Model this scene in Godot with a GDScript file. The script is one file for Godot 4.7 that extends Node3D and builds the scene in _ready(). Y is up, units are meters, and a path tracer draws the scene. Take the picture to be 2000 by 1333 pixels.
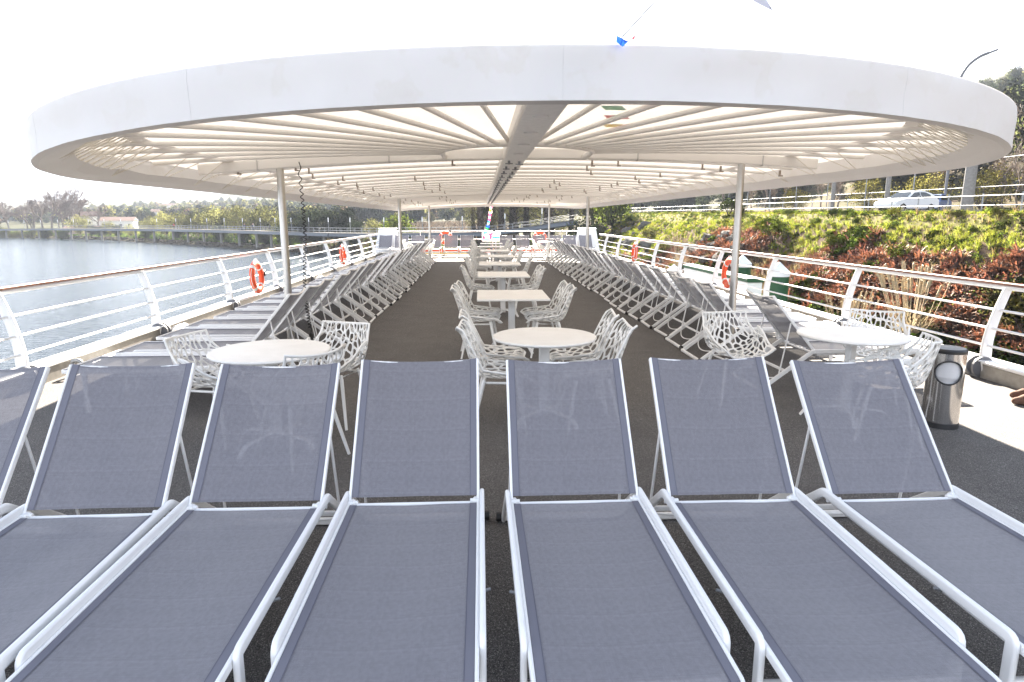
extends Node3D

# ---------------------------------------------------------------- set-up
func _ready():
	var cam := Camera3D.new()
	cam.name = "camera"
	add_child(cam)
	cam.position = Vector3(-0.42, 1.70, 0.0)
	cam.rotation_degrees = Vector3(-10.78, -2.79, 0.0)
	cam.fov = 56.13
	cam.near = 0.05
	cam.far = 4000.0
	cam.current = true
	var e := Environment.new()
	e.background_mode = Environment.BG_SKY
	var sm := ProceduralSkyMaterial.new()
	sm.sky_top_color = lin(0.050, 0.068, 0.104)
	sm.sky_horizon_color = lin(0.35, 0.36, 0.378)
	sm.sky_curve = 0.32
	sm.ground_horizon_color = lin(0.35, 0.36, 0.378)
	sm.ground_bottom_color = lin(0.10, 0.10, 0.09)
	sm.ground_curve = 0.05
	sm.sun_angle_max = 20.0
	sm.sun_curve = 0.1
	sm.energy_multiplier = 1.0
	var sk := Sky.new()
	sk.sky_material = sm
	e.sky = sk
	e.tonemap_mode = Environment.TONE_MAPPER_LINEAR
	e.tonemap_exposure = 10.1
	e.fog_enabled = true
	e.fog_density = 0.00024
	e.fog_light_color = Color(0.86, 0.91, 0.98)
	e.sdfgi_enabled = true
	e.ssao_enabled = true
	e.ssil_enabled = true
	var we := WorldEnvironment.new()
	we.name = "environment"
	we.environment = e
	add_child(we)
	var sun := DirectionalLight3D.new()
	sun.name = "sun"
	add_child(sun)
	sun.look_at_from_position(Vector3.ZERO, Vector3(-0.19, -1.0, 1.76), Vector3.UP)
	sun.light_energy = 1.5
	sun.light_angular_distance = 0.55
	sun.light_color = Color(1.0, 0.955, 0.89)
	sun.shadow_enabled = true
	rng.seed = 77
	make_materials()
	build_ship()
	build_canopy()
	build_land()
	build_furniture()
	build_small_things()
	build_bank_life()
	build_far_shore()

var rng := RandomNumberGenerator.new()
var M := {}
var used := {}
const WATER := -5.7

func lin(r: float, g: float, b: float) -> Color:
	return Color(r, g, b).linear_to_srgb()

func rf(a: float, b: float) -> float:
	return rng.randf_range(a, b)

# ---------------------------------------------------------------- nodes
func numbered(called: String) -> String:
	var n: int = used.get(called, 0)
	used[called] = n + 1
	return called if n == 0 else "%s_%03d" % [called, n]

func tag(o: Node3D, label := "", category := "", group := "", kind := ""):
	if label != "": o.set_meta("label", label)
	if category != "": o.set_meta("category", category)
	if group != "": o.set_meta("group", group)
	if kind != "": o.set_meta("kind", kind)
	return o

func thing(called: String, label: String, category: String, at := Vector3.ZERO, turn := 0.0, group := "") -> Node3D:
	var o := Node3D.new()
	o.name = numbered(called)
	add_child(o)
	o.position = at
	o.rotation.y = turn
	tag(o, label, category, group)
	return o

func part(called: String, mesh: Mesh, m: Material, parent: Node3D, at := Vector3.ZERO) -> MeshInstance3D:
	var o := MeshInstance3D.new()
	o.name = called if parent != self else numbered(called)
	o.mesh = mesh
	o.material_override = m
	o.position = at
	parent.add_child(o, true)
	return o

func copy(o: Node3D, at: Vector3, turn: float, label := "", group := "") -> Node3D:
	var c: Node3D = o.duplicate()
	var base := String(o.name)
	var us := base.rfind("_")
	if us > 0 and base.substr(us + 1).is_valid_int(): base = base.substr(0, us)
	c.name = numbered(base)
	add_child(c)
	c.position = at
	c.rotation.y = turn
	if label != "": c.set_meta("label", label)
	if group != "": c.set_meta("group", group)
	return c

func structure(called: String, mesh: Mesh, m: Material) -> MeshInstance3D:
	var o := part(called, mesh, m, self)
	o.set_meta("kind", "structure")
	return o

# ---------------------------------------------------------------- mesh building
class MB:
	var v := PackedVector3Array()
	var n := PackedVector3Array()
	var t := PackedVector2Array()
	var c := PackedColorArray()
	var col := Color(1, 1, 1)
	var colored := false
	func tri(a: Vector3, b: Vector3, d: Vector3, na: Vector3, nb: Vector3, nd: Vector3, ta := Vector2.ZERO, tb := Vector2.ZERO, td := Vector2.ZERO):
		if (d - a).cross(b - a).dot(na + nb + nd) < 0.0:
			v.append(a); v.append(d); v.append(b)
			n.append(na); n.append(nd); n.append(nb)
			t.append(ta); t.append(td); t.append(tb)
		else:
			v.append(a); v.append(b); v.append(d)
			n.append(na); n.append(nb); n.append(nd)
			t.append(ta); t.append(tb); t.append(td)
		if colored:
			c.append(col); c.append(col); c.append(col)
	func flat(a: Vector3, b: Vector3, d: Vector3, out := Vector3.ZERO):
		var m := (d - a).cross(b - a)
		if m.length_squared() < 1e-16: return
		m = m.normalized()
		if out != Vector3.ZERO and m.dot(out) < 0.0: m = -m
		tri(a, b, d, m, m, m)
	func quad(a: Vector3, b: Vector3, d: Vector3, f: Vector3, m: Vector3, uv := Rect2(0, 0, 1, 1)):
		var p := uv.position
		var q := uv.end
		tri(a, b, d, m, m, m, p, Vector2(q.x, p.y), q)
		tri(a, d, f, m, m, m, p, q, Vector2(p.x, q.y))
	func box(at: Vector3, size: Vector3, basis := Basis.IDENTITY):
		var h := size * 0.5
		for ax in 3:
			for s in [-1.0, 1.0]:
				var m := Vector3.ZERO
				m[ax] = s
				var u := Vector3.ZERO
				var w := Vector3.ZERO
				u[(ax + 1) % 3] = h[(ax + 1) % 3]
				w[(ax + 2) % 3] = h[(ax + 2) % 3]
				var o := m * h[ax]
				quad(at + basis * (o - u - w), at + basis * (o + u - w), at + basis * (o + u + w), at + basis * (o - u + w), basis * m)
	# box with chamfered edges
	func cbox(at: Vector3, size: Vector3, ch: float, basis := Basis.IDENTITY):
		var h := size * 0.5
		var P := func(x: float, y: float, z: float) -> Vector3: return at + basis * Vector3(x, y, z)
		for ax in 3:
			var b1 := (ax + 1) % 3
			var b2 := (ax + 2) % 3
			for s in [-1.0, 1.0]:
				var q := []
				for k in [[-1, -1], [1, -1], [1, 1], [-1, 1]]:
					var p := Vector3.ZERO
					p[ax] = s * h[ax]
					p[b1] = k[0] * (h[b1] - ch)
					p[b2] = k[1] * (h[b2] - ch)
					q.append(at + basis * p)
				var m := Vector3.ZERO
				m[ax] = s
				quad(q[0], q[1], q[2], q[3], basis * m)
			for s1 in [-1.0, 1.0]:
				for s2 in [-1.0, 1.0]:
					var q := []
					for k in [[-1, 0], [1, 0], [1, 1], [-1, 1]]:
						var p := Vector3.ZERO
						p[ax] = k[0] * (h[ax] - ch)
						p[b1] = s1 * (h[b1] - (ch if k[1] == 0 else 0.0))
						p[b2] = s2 * (h[b2] - (0.0 if k[1] == 0 else ch))
						q.append(at + basis * p)
					var m := Vector3.ZERO
					m[b1] = s1
					m[b2] = s2
					quad(q[0], q[1], q[2], q[3], (basis * m).normalized())
		for sx in [-1.0, 1.0]:
			for sy in [-1.0, 1.0]:
				for sz in [-1.0, 1.0]:
					flat(P.call(sx * h.x, sy * (h.y - ch), sz * (h.z - ch)), P.call(sx * (h.x - ch), sy * h.y, sz * (h.z - ch)), P.call(sx * (h.x - ch), sy * (h.y - ch), sz * h.z), basis * Vector3(sx, sy, sz))
	# sweep a closed profile along a line; up gives the profile's second axis
	func sweep(pts: Array, prof: Array, up: Vector3, smooth := true, closed := false, scales = null):
		var k := pts.size()
		var rings := []
		var norms := []
		var m := prof.size()
		var side := Vector3.ZERO
		for i in k:
			var a: Vector3 = pts[(i - 1 + k) % k] if closed else pts[maxi(i - 1, 0)]
			var b: Vector3 = pts[(i + 1) % k] if closed else pts[mini(i + 1, k - 1)]
			var tan := (b - a).normalized()
			var s := tan.cross(up)
			if s.length() < 0.02:
				s = side if side != Vector3.ZERO else tan.cross(Vector3(0.3, 0.2, 1.0))
			s = (s - tan * s.dot(tan)).normalized()
			if side != Vector3.ZERO and s.dot(side) < 0.0 and not closed: s = -s
			side = s
			var w := s.cross(tan).normalized()
			var f := 1.0
			if i > 0 and i < k - 1 and not closed:
				var d1: Vector3 = (pts[i] - pts[i - 1]).normalized()
				f = 1.0 / maxf(0.5, d1.dot(tan))
			var r := []
			var nn := []
			var sc: float = 1.0 if scales == null else scales[i]
			for j in m:
				var p: Vector2 = prof[j] * sc
				r.append(pts[i] + s * p.x + w * p.y)
				var d: Vector2 = (prof[(j + 1) % m] - prof[(j - 1 + m) % m])
				nn.append((s * d.y - w * d.x).normalized())
			rings.append(r)
			norms.append(nn)
		# profile direction: make normals point outward
		var mid: Vector3 = pts[0]
		if (rings[0][0] - mid).dot(norms[0][0]) < 0.0:
			for nn in norms:
				for j in m: nn[j] = -nn[j]
		var len := 0.0
		for i in (k if closed else k - 1):
			var i2 := (i + 1) % k
			var l2: float = len + pts[i].distance_to(pts[i2])
			for j in m:
				var j2 := (j + 1) % m
				var a: Vector3 = rings[i][j]
				var b: Vector3 = rings[i][j2]
				var d: Vector3 = rings[i2][j2]
				var f: Vector3 = rings[i2][j]
				var ua := Vector2(float(j) / m, len)
				var ub := Vector2(float(j + 1) / m, len)
				var ud := Vector2(float(j + 1) / m, l2)
				var uf := Vector2(float(j) / m, l2)
				if smooth:
					tri(a, b, d, norms[i][j], norms[i][j2], norms[i2][j2], ua, ub, ud)
					tri(a, d, f, norms[i][j], norms[i2][j2], norms[i2][j], ua, ud, uf)
				else:
					var fn: Vector3 = (norms[i][j] + norms[i][j2]).normalized()
					var g := (d - a).cross(b - f)
					if g.length_squared() > 1e-18:
						g = g.normalized()
						fn = g if g.dot(fn) > 0.0 else -g
					tri(a, b, d, fn, fn, fn, ua, ub, ud)
					tri(a, d, f, fn, fn, fn, ua, ud, uf)
			len = l2
		if not closed:
			for e in [0, k - 1]:
				var o: Vector3 = pts[0] - pts[1] if e == 0 else pts[k - 1] - pts[k - 2]
				o = o.normalized()
				for j in range(1, m - 1):
					tri(rings[e][0], rings[e][j], rings[e][j + 1], o, o, o)
	func tube(pts: Array, r: float, sides := 8, scales = null, closed := false):
		var prof := []
		for j in sides:
			var a := TAU * j / sides
			prof.append(Vector2(cos(a), sin(a)) * r)
		var up := Vector3(0.013, 1.0, 0.021)
		if pts.size() > 1 and absf((pts[pts.size() - 1] - pts[0]).normalized().y) > 0.9: up = Vector3(0.0, 0.01, 1.0)
		sweep(pts, prof, up, true, closed, scales)
	# turned shape: profile of (radius, height)
	func lathe(prof: Array, segs := 24, at := Vector3.ZERO, sx := 1.0, sz := 1.0):
		for i in prof.size() - 1:
			var p: Vector2 = prof[i]
			var q: Vector2 = prof[i + 1]
			var d := (q - p)
			if d.length() < 1e-7: continue
			var nn := Vector2(d.y, -d.x).normalized()
			for j in segs:
				var a := TAU * j / segs
				var b := TAU * (j + 1) / segs
				var A := Vector3(cos(a) * sx, 0, sin(a) * sz)
				var B := Vector3(cos(b) * sx, 0, sin(b) * sz)
				var na := Vector3(A.x * nn.x / (sx * sx), nn.y, A.z * nn.x / (sz * sz)).normalized()
				var nb := Vector3(B.x * nn.x / (sx * sx), nn.y, B.z * nn.x / (sz * sz)).normalized()
				var y1 := Vector3(0, p.y, 0) + at
				var y2 := Vector3(0, q.y, 0) + at
				if p.x > 1e-6: tri(A * p.x + y1, B * p.x + y1, B * q.x + y2, na, nb, nb)
				if q.x > 1e-6: tri(A * p.x + y1, B * q.x + y2, A * q.x + y2, na, nb, na)
	# extrude a polygon (x,y) along z, centred
	func prism(poly: PackedVector2Array, depth: float, tf := Transform3D.IDENTITY):
		var id := Geometry2D.triangulate_polygon(poly)
		var h := depth * 0.5
		for s in [-1.0, 1.0]:
			var m: Vector3 = tf.basis * Vector3(0, 0, s)
			for i in range(0, id.size(), 3):
				var q := []
				for k in 3: q.append(tf * Vector3(poly[id[i + k]].x, poly[id[i + k]].y, s * h))
				tri(q[0], q[1], q[2], m, m, m, poly[id[i]], poly[id[i + 1]], poly[id[i + 2]])
		var cw := Geometry2D.is_polygon_clockwise(poly)
		for i in poly.size():
			var a := poly[i]
			var b := poly[(i + 1) % poly.size()]
			var d := (b - a).normalized()
			var nn := Vector2(d.y, -d.x)
			if cw: nn = -nn
			var m: Vector3 = tf.basis * Vector3(nn.x, nn.y, 0)
			quad(tf * Vector3(a.x, a.y, -h), tf * Vector3(b.x, b.y, -h), tf * Vector3(b.x, b.y, h), tf * Vector3(a.x, a.y, h), m)
	func mesh() -> ArrayMesh:
		var A := []
		A.resize(Mesh.ARRAY_MAX)
		A[Mesh.ARRAY_VERTEX] = v
		A[Mesh.ARRAY_NORMAL] = n
		A[Mesh.ARRAY_TEX_UV] = t
		if colored: A[Mesh.ARRAY_COLOR] = c
		var am := ArrayMesh.new()
		am.add_surface_from_arrays(Mesh.PRIMITIVE_TRIANGLES, A)
		return am

func rounded(pts: Array, r: float, steps := 5) -> Array:
	var out := [pts[0]]
	for i in range(1, pts.size() - 1):
		var p: Vector3 = pts[i]
		var a: Vector3 = (pts[i - 1] - p)
		var b: Vector3 = (pts[i + 1] - p)
		var l := minf(r, minf(a.length(), b.length()) * 0.48)
		var p0 := p + a.normalized() * l
		var p1 := p + b.normalized() * l
		for k in steps + 1:
			var f := float(k) / steps
			out.append(p0.lerp(p, f).lerp(p.lerp(p1, f), f))
	out.append(pts[pts.size() - 1])
	return out

func spline(pts: Array, steps: int) -> Array:
	var out := []
	var k := pts.size()
	for i in k - 1:
		var a = pts[maxi(i - 1, 0)]
		var b = pts[i]
		var c = pts[i + 1]
		var d = pts[mini(i + 2, k - 1)]
		for s in steps:
			var f := float(s) / steps
			out.append(b.cubic_interpolate(c, a, d, f))
	out.append(pts[k - 1])
	return out

func rect_profile(w: float, h: float, r: float, n := 3) -> Array:
	var out := []
	for q in 4:
		var sx := [1, -1, -1, 1][q] as float
		var sy := [1, 1, -1, -1][q] as float
		for k in n + 1:
			var a := PI * 0.5 * (q + float(k) / n)
			out.append(Vector2(sx * (w * 0.5 - r) + cos(a) * r, sy * (h * 0.5 - r) + sin(a) * r))
	return out

func box_mesh(size: Vector3, ch := 0.0) -> ArrayMesh:
	var b := MB.new()
	if ch > 0.0: b.cbox(Vector3.ZERO, size, ch)
	else: b.box(Vector3.ZERO, size)
	return b.mesh()

func tube_mesh(pts: Array, r: float, sides := 8, scales = null) -> ArrayMesh:
	var b := MB.new()
	b.tube(pts, r, sides, scales)
	return b.mesh()

# ---------------------------------------------------------------- materials
func noise_tex(freq: float, a: Color, b: Color, size := 512, octaves := 4, seed_ := 1, normal := false, kind := FastNoiseLite.TYPE_SIMPLEX_SMOOTH) -> NoiseTexture2D:
	var f := FastNoiseLite.new()
	f.noise_type = kind
	f.seed = seed_
	f.frequency = freq
	f.fractal_octaves = octaves
	var t := NoiseTexture2D.new()
	t.width = size
	t.height = size
	t.seamless = true
	t.noise = f
	if normal:
		t.as_normal_map = true
		t.bump_strength = 6.0
	else:
		var g := Gradient.new()
		g.set_color(0, a)
		g.set_color(1, b)
		t.color_ramp = g
	return t

func mat(called: String, c: Color, rough := 0.6, metal := 0.0) -> StandardMaterial3D:
	var m := StandardMaterial3D.new()
	m.resource_name = called
	m.albedo_color = c
	m.roughness = rough
	m.metallic = metal
	M[called] = m
	return m

func textured(called: String, t: Texture2D, scale: float, rough := 0.7, world := true) -> StandardMaterial3D:
	var m := mat(called, Color.WHITE, rough)
	m.albedo_texture = t
	m.uv1_triplanar = true
	m.uv1_world_triplanar = world
	m.uv1_scale = Vector3.ONE * scale
	return m

func make_materials():
	mat("white_paint", lin(0.78, 0.78, 0.775), 0.38)
	mat("white_metal", lin(0.80, 0.80, 0.80), 0.36)
	mat("chair_white", lin(0.80, 0.80, 0.785), 0.42)
	textured("table_white", noise_tex(0.01, lin(0.76, 0.755, 0.735), lin(0.82, 0.815, 0.80), 256, 4, 5), 1.3, 0.45)
	mat("steel", lin(0.52, 0.51, 0.49), 0.34, 1.0)
	mat("brushed", lin(0.88, 0.86, 0.84), 0.16, 1.0)
	M.brushed.albedo_texture = streak_tex()
	mat("galvanised", lin(0.27, 0.28, 0.29), 0.5, 0.6)
	mat("black_rubber", lin(0.022, 0.022, 0.023), 0.6)
	mat("black_plastic", lin(0.02, 0.02, 0.021), 0.35)
	mat("grey_plastic", lin(0.13, 0.135, 0.15), 0.5)
	mat("grey_metal", lin(0.30, 0.30, 0.29), 0.5, 0.3)
	textured("gutter", noise_tex(0.02, lin(0.25, 0.235, 0.21), lin(0.36, 0.345, 0.32), 512, 5, 9), 0.9, 0.4)
	M.gutter.metallic = 0.3
	# deck covering: bonded dark and light grains
	var dm := mat("deck", Color.WHITE, 0.85)
	dm.albedo_texture = grain_tex(1024, 3)
	dm.uv1_triplanar = true
	dm.uv1_world_triplanar = true
	dm.uv1_scale = Vector3.ONE * 0.55
	dm.detail_enabled = true
	dm.detail_blend_mode = BaseMaterial3D.BLEND_MODE_MUL
	dm.detail_albedo = noise_tex(0.006, lin(0.80, 0.79, 0.78), lin(1, 1, 1), 512, 4, 12)
	dm.uv2_triplanar = true
	dm.uv2_world_triplanar = true
	dm.uv2_scale = Vector3.ONE * 0.11
	dm.heightmap_enabled = true
	dm.heightmap_texture = noise_tex(0.12, Color.BLACK, Color.WHITE, 512, 3, 15)
	dm.heightmap_scale = 0.2
	# sling fabric
	var fm := mat("sling", Color.WHITE, 0.72)
	fm.albedo_texture = weave_tex(lin(0.205, 0.201, 0.224), 0.30)
	fm.uv1_scale = Vector3(6.0, 6.0, 1.0)
	fm.backlight_enabled = true
	fm.backlight = lin(0.16, 0.16, 0.17)
	fm.rim_enabled = true
	fm.rim = 0.6
	fm.transparency = BaseMaterial3D.TRANSPARENCY_ALPHA
	fm.albedo_color = Color(1, 1, 1, 0.9)
	fm.detail_enabled = true
	fm.detail_blend_mode = BaseMaterial3D.BLEND_MODE_MUL
	fm.detail_albedo = noise_tex(0.012, lin(0.80, 0.79, 0.80), lin(1, 1, 1), 512, 5, 17)
	fm.uv2_triplanar = true
	fm.uv2_world_triplanar = true
	fm.uv2_scale = Vector3.ONE * 0.8
	var hm := mat("sling_hem", lin(0.150, 0.149, 0.178), 0.75)
	mat("stitch", lin(0.07, 0.07, 0.10), 0.8)
	# awning cloth
	var cm := mat("awning", Color.WHITE, 0.62)
	cm.albedo_texture = noise_tex(0.008, lin(0.635, 0.625, 0.62), lin(0.68, 0.672, 0.667), 512, 5, 21)
	cm.uv1_triplanar = true
	cm.uv1_world_triplanar = true
	cm.uv1_scale = Vector3.ONE * 0.35
	cm.backlight_enabled = true
	cm.backlight = lin(0.42, 0.40, 0.375)
	var vm := mat("valance_cloth", Color.WHITE, 0.58)
	vm.albedo_texture = noise_tex(0.006, lin(0.635, 0.625, 0.62), lin(0.68, 0.672, 0.667), 512, 6, 24)
	vm.uv1_triplanar = true
	vm.uv1_world_triplanar = true
	vm.uv1_scale = Vector3.ONE * 0.4
	vm.detail_enabled = true
	vm.detail_blend_mode = BaseMaterial3D.BLEND_MODE_MUL
	vm.detail_albedo = stain_tex()
	vm.uv2_triplanar = true
	vm.uv2_world_triplanar = true
	vm.uv2_scale = Vector3.ONE * 0.28
	vm.backlight_enabled = true
	vm.backlight = lin(0.22, 0.21, 0.20)
	var tw := mat("tube_white", lin(0.84, 0.83, 0.81), 0.4)
	tw.backlight_enabled = true
	tw.backlight = lin(0.5, 0.48, 0.45)
	textured("beam_metal", noise_tex(0.03, lin(0.76, 0.75, 0.74), lin(0.86, 0.85, 0.84), 512, 5, 27), 0.8, 0.38)
	M.beam_metal.metallic = 0.05
	mat("rope", lin(0.74, 0.70, 0.62), 0.8)
	mat("clip", lin(0.30, 0.26, 0.22), 0.5, 0.3)
	textured("handrail_wood", noise_tex(0.02, lin(0.17, 0.075, 0.055), lin(0.26, 0.12, 0.085), 256, 4, 30), 1.0, 0.4)
	var om := textured("orange", noise_tex(0.02, lin(0.74, 0.085, 0.028), lin(0.82, 0.12, 0.04), 256, 3, 31), 2.0, 0.5)
	mat("reflective", lin(0.70, 0.70, 0.68), 0.4)
	mat("yellow", lin(0.75, 0.50, 0.05), 0.5)
	# water
	var wm := mat("water", lin(0.016, 0.028, 0.040), 0.15)
	wm.metallic_specular = 0.5
	wm.normal_enabled = true
	wm.normal_texture = noise_tex(0.02, Color.BLACK, Color.WHITE, 1024, 5, 41, true)
	wm.normal_scale = 1.15
	wm.uv1_triplanar = true
	wm.uv1_world_triplanar = true
	wm.uv1_scale = Vector3(0.07, 0.07, 0.16)
	wm.heightmap_enabled = true
	wm.heightmap_texture = noise_tex(0.012, Color.BLACK, Color.WHITE, 1024, 4, 43)
	wm.heightmap_scale = 12.0
	# ground
	var gm := mat("land", Color.WHITE, 0.95)
	gm.vertex_color_use_as_albedo = true
	gm.albedo_texture = noise_tex(0.03, Color(0.72, 0.72, 0.72), Color(1, 1, 1), 512, 5, 51)
	gm.uv1_triplanar = true
	gm.uv1_world_triplanar = true
	gm.uv1_scale = Vector3.ONE * 0.15
	textured("asphalt", noise_tex(0.2, lin(0.05, 0.05, 0.052), lin(0.085, 0.085, 0.085), 512, 3, 52), 0.5, 0.9)
	textured("concrete", noise_tex(0.03, lin(0.17, 0.165, 0.155), lin(0.27, 0.262, 0.25), 512, 5, 53), 0.3, 0.85)
	textured("rock", noise_tex(0.02, lin(0.07, 0.064, 0.058), lin(0.155, 0.145, 0.13), 512, 6, 54), 0.4, 0.9)
	textured("mud_rock", noise_tex(0.02, lin(0.05, 0.042, 0.034), lin(0.11, 0.095, 0.078), 512, 6, 55), 0.4, 0.9)
	textured("bark", noise_tex(0.03, lin(0.055, 0.042, 0.035), lin(0.12, 0.095, 0.075), 256, 5, 56), 0.8, 0.95)
	textured("bark_pale", noise_tex(0.03, lin(0.14, 0.115, 0.10), lin(0.24, 0.205, 0.18), 256, 5, 57), 0.8, 0.95)
	textured("steel_blue", noise_tex(0.02, lin(0.085, 0.10, 0.125), lin(0.12, 0.14, 0.17), 256, 4, 58), 0.3, 0.5)
	for gk in ["land", "asphalt", "concrete", "rock", "mud_rock", "bark", "bark_pale"]: M[gk].metallic_specular = 0.15
	leaf("leaf_willow", 0.46, 0.47, 0.17, 0.95)
	leaf("leaf_yellow", 0.44, 0.41, 0.12, 0.9)
	leaf("leaf_green", 0.22, 0.32, 0.06, 0.8)
	leaf("leaf_bright", 0.32, 0.44, 0.06, 0.9)
	leaf("leaf_dark", 0.055, 0.075, 0.036, 0.3)
	leaf("leaf_olive", 0.17, 0.175, 0.08, 0.45)
	leaf("leaf_pale", 0.16, 0.19, 0.085, 0.22)
	leaf("leaf_grass", 0.56, 0.62, 0.09, 1.0)
	leaf("leaf_grass_dry", 0.36, 0.28, 0.13, 0.4)
	leaf("leaf_bracken", 0.36, 0.222, 0.168, 0.7)
	leaf("leaf_bracken_dark", 0.28, 0.175, 0.135, 0.6)
	leaf("leaf_reed", 0.42, 0.34, 0.22, 0.25)
	leaf("twig", 0.17, 0.13, 0.115, 0.0)
	leaf("twig_tan", 0.21, 0.155, 0.11, 0.0)
	leaf("vine", 0.23, 0.16, 0.10, 0.0)
	textured("roof_tile", noise_tex(0.05, lin(0.13, 0.072, 0.056), lin(0.19, 0.115, 0.095), 256, 4, 60), 0.5, 0.8)
	textured("render_white", noise_tex(0.02, lin(0.66, 0.63, 0.58), lin(0.76, 0.74, 0.70), 256, 4, 61), 0.2, 0.85)
	textured("render_pink", noise_tex(0.02, lin(0.52, 0.38, 0.32), lin(0.60, 0.45, 0.38), 256, 4, 62), 0.2, 0.85)
	mat("window_dark", lin(0.03, 0.035, 0.04), 0.1)
	textured("pile_green", noise_tex(0.02, lin(0.008, 0.055, 0.020), lin(0.014, 0.09, 0.032), 256, 4, 63), 0.6, 0.5)
	mat("car_white", lin(0.72, 0.73, 0.74), 0.25)
	M.car_white.clearcoat_enabled = true
	mat("car_blue", lin(0.10, 0.16, 0.33), 0.25)
	mat("car_grey", lin(0.10, 0.105, 0.12), 0.25)
	mat("car_red_light", lin(0.45, 0.02, 0.02), 0.3)
	mat("tyre", lin(0.018, 0.018, 0.018), 0.8)
	mat("rim_metal", lin(0.5, 0.5, 0.5), 0.35, 0.9)
	mat("cloth_black", lin(0.016, 0.016, 0.018), 0.9)
	mat("cloth_navy", lin(0.03, 0.035, 0.06), 0.9)
	mat("cloth_red", lin(0.35, 0.04, 0.04), 0.9)
	mat("cloth_light", lin(0.5, 0.5, 0.5), 0.9)
	mat("skin", lin(0.46, 0.26, 0.18), 0.55)
	mat("hair", lin(0.03, 0.02, 0.015), 0.7)
	textured("suede", noise_tex(0.05, lin(0.10, 0.05, 0.032), lin(0.15, 0.08, 0.052), 256, 4, 64), 6.0, 0.9)
	mat("flag_pale", lin(0.50, 0.50, 0.57), 0.7)
	for f in [["flag_blue", 0.02, 0.10, 0.50], ["flag_red", 0.62, 0.03, 0.04], ["flag_white", 0.76, 0.76, 0.78], ["flag_cyan", 0.05, 0.42, 0.68], ["flag_yellow", 0.75, 0.55, 0.04], ["flag_pink", 0.72, 0.12, 0.28], ["flag_green", 0.03, 0.30, 0.10]]:
		var m := mat(f[0], lin(f[1], f[2], f[3]), 0.7)
		m.backlight_enabled = true
		m.backlight = lin(f[1] * 0.6, f[2] * 0.6, f[3] * 0.6)

func stain_tex() -> NoiseTexture2D:
	var t := noise_tex(0.011, Color.WHITE, Color.WHITE, 512, 5, 71)
	var g := Gradient.new()
	g.offsets = PackedFloat32Array([0.0, 0.63, 0.70, 0.76, 1.0])
	g.colors = PackedColorArray([Color.WHITE, Color.WHITE, Color(0.985, 0.98, 0.97), Color(0.99, 0.987, 0.98), Color(0.96, 0.95, 0.93)])
	t.color_ramp = g
	return t

func leaf(called: String, r: float, g: float, b: float, back: float):
	var m := mat(called, Color.WHITE, 0.75)
	m.vertex_color_use_as_albedo = true
	m.albedo_color = lin(r, g, b)
	if back > 0.0:
		m.backlight_enabled = true
		var k := back / maxf(r, maxf(g, b))
		m.backlight = lin(r * k, g * k, b * k)

func grain_tex(size: int, seed_: int) -> ImageTexture:
	var im := Image.create(size, size, false, Image.FORMAT_RGB8)
	var r := RandomNumberGenerator.new()
	r.seed = seed_
	var pal := [[0.088, 0.081, 0.078, 0.44], [0.122, 0.114, 0.109, 0.26], [0.038, 0.036, 0.036, 0.16], [0.19, 0.18, 0.172, 0.09], [0.32, 0.305, 0.29, 0.05]]
	for y in range(0, size, 2):
		for x in range(0, size, 2):
			var u := r.randf()
			var k := 0
			while k < 4 and u > pal[k][3]:
				u -= pal[k][3]
				k += 1
			var c := lin(pal[k][0], pal[k][1], pal[k][2])
			im.fill_rect(Rect2i(x, y, 2 + (r.randi() % 2), 2 + (r.randi() % 2)), c)
	return ImageTexture.create_from_image(im)

func weave_tex(base: Color, vary: float) -> ImageTexture:
	var size := 512
	var im := Image.create(size, size, false, Image.FORMAT_RGB8)
	var r := RandomNumberGenerator.new()
	r.seed = 4
	var rows := []
	var cols := []
	for i in size:
		rows.append(r.randf_range(0.90, 1.10))
		cols.append(r.randf_range(0.93, 1.07))
	for y in size:
		for x in size:
			var over := ((x >> 1) + (y >> 1)) % 2 == 0
			var f: float = (rows[y >> 1] if over else cols[x >> 1]) * (1.0 + (vary if over else -vary) * 0.45) * r.randf_range(0.93, 1.07)
			im.set_pixel(x, y, Color(base.r * f, base.g * f, base.b * (f * 0.94 + 0.06)))
	return ImageTexture.create_from_image(im)

func streak_tex() -> ImageTexture:
	var im := Image.create(64, 512, false, Image.FORMAT_RGB8)
	var r := RandomNumberGenerator.new()
	r.seed = 8
	for y in 512:
		var v := r.randf_range(0.82, 1.0)
		for x in 64:
			var w := v * r.randf_range(0.97, 1.0)
			im.set_pixel(x, y, Color(w, w, w))
	return ImageTexture.create_from_image(im)

# ---------------------------------------------------------------- the ship
const DECK_NEAR := 9.0
const DECK_FAR := -33.0

func build_ship():
	var b := MB.new()
	b.box(Vector3(0, -0.06, (DECK_NEAR + DECK_FAR) * 0.5), Vector3(10.5, 0.12, DECK_NEAR - DECK_FAR))
	structure("deck", b.mesh(), M.deck)
	b = MB.new()
	b.box(Vector3(0, -3.03, (DECK_NEAR + DECK_FAR) * 0.5), Vector3(10.62, 5.8, DECK_NEAR - DECK_FAR + 0.1))
	structure("hull", b.mesh(), M.white_paint)
	for s in [-1.0, 1.0]:
		var side := "port" if s < 0 else "starboard"
		b = MB.new()
		b.box(Vector3(s * 5.12, 0.075, (DECK_NEAR - 31.0) * 0.5), Vector3(0.2, 0.15, DECK_NEAR + 31.0))
		structure("gutter", b.mesh(), M.gutter)
		b = MB.new()
		b.cbox(Vector3(s * 5.13, 0.172, (DECK_NEAR - 31.0) * 0.5), Vector3(0.25, 0.036, DECK_NEAR + 31.0), 0.008)
		structure("gutter_cap", b.mesh(), M.white_paint)
		side_railing(s)
	end_railing()

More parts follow.
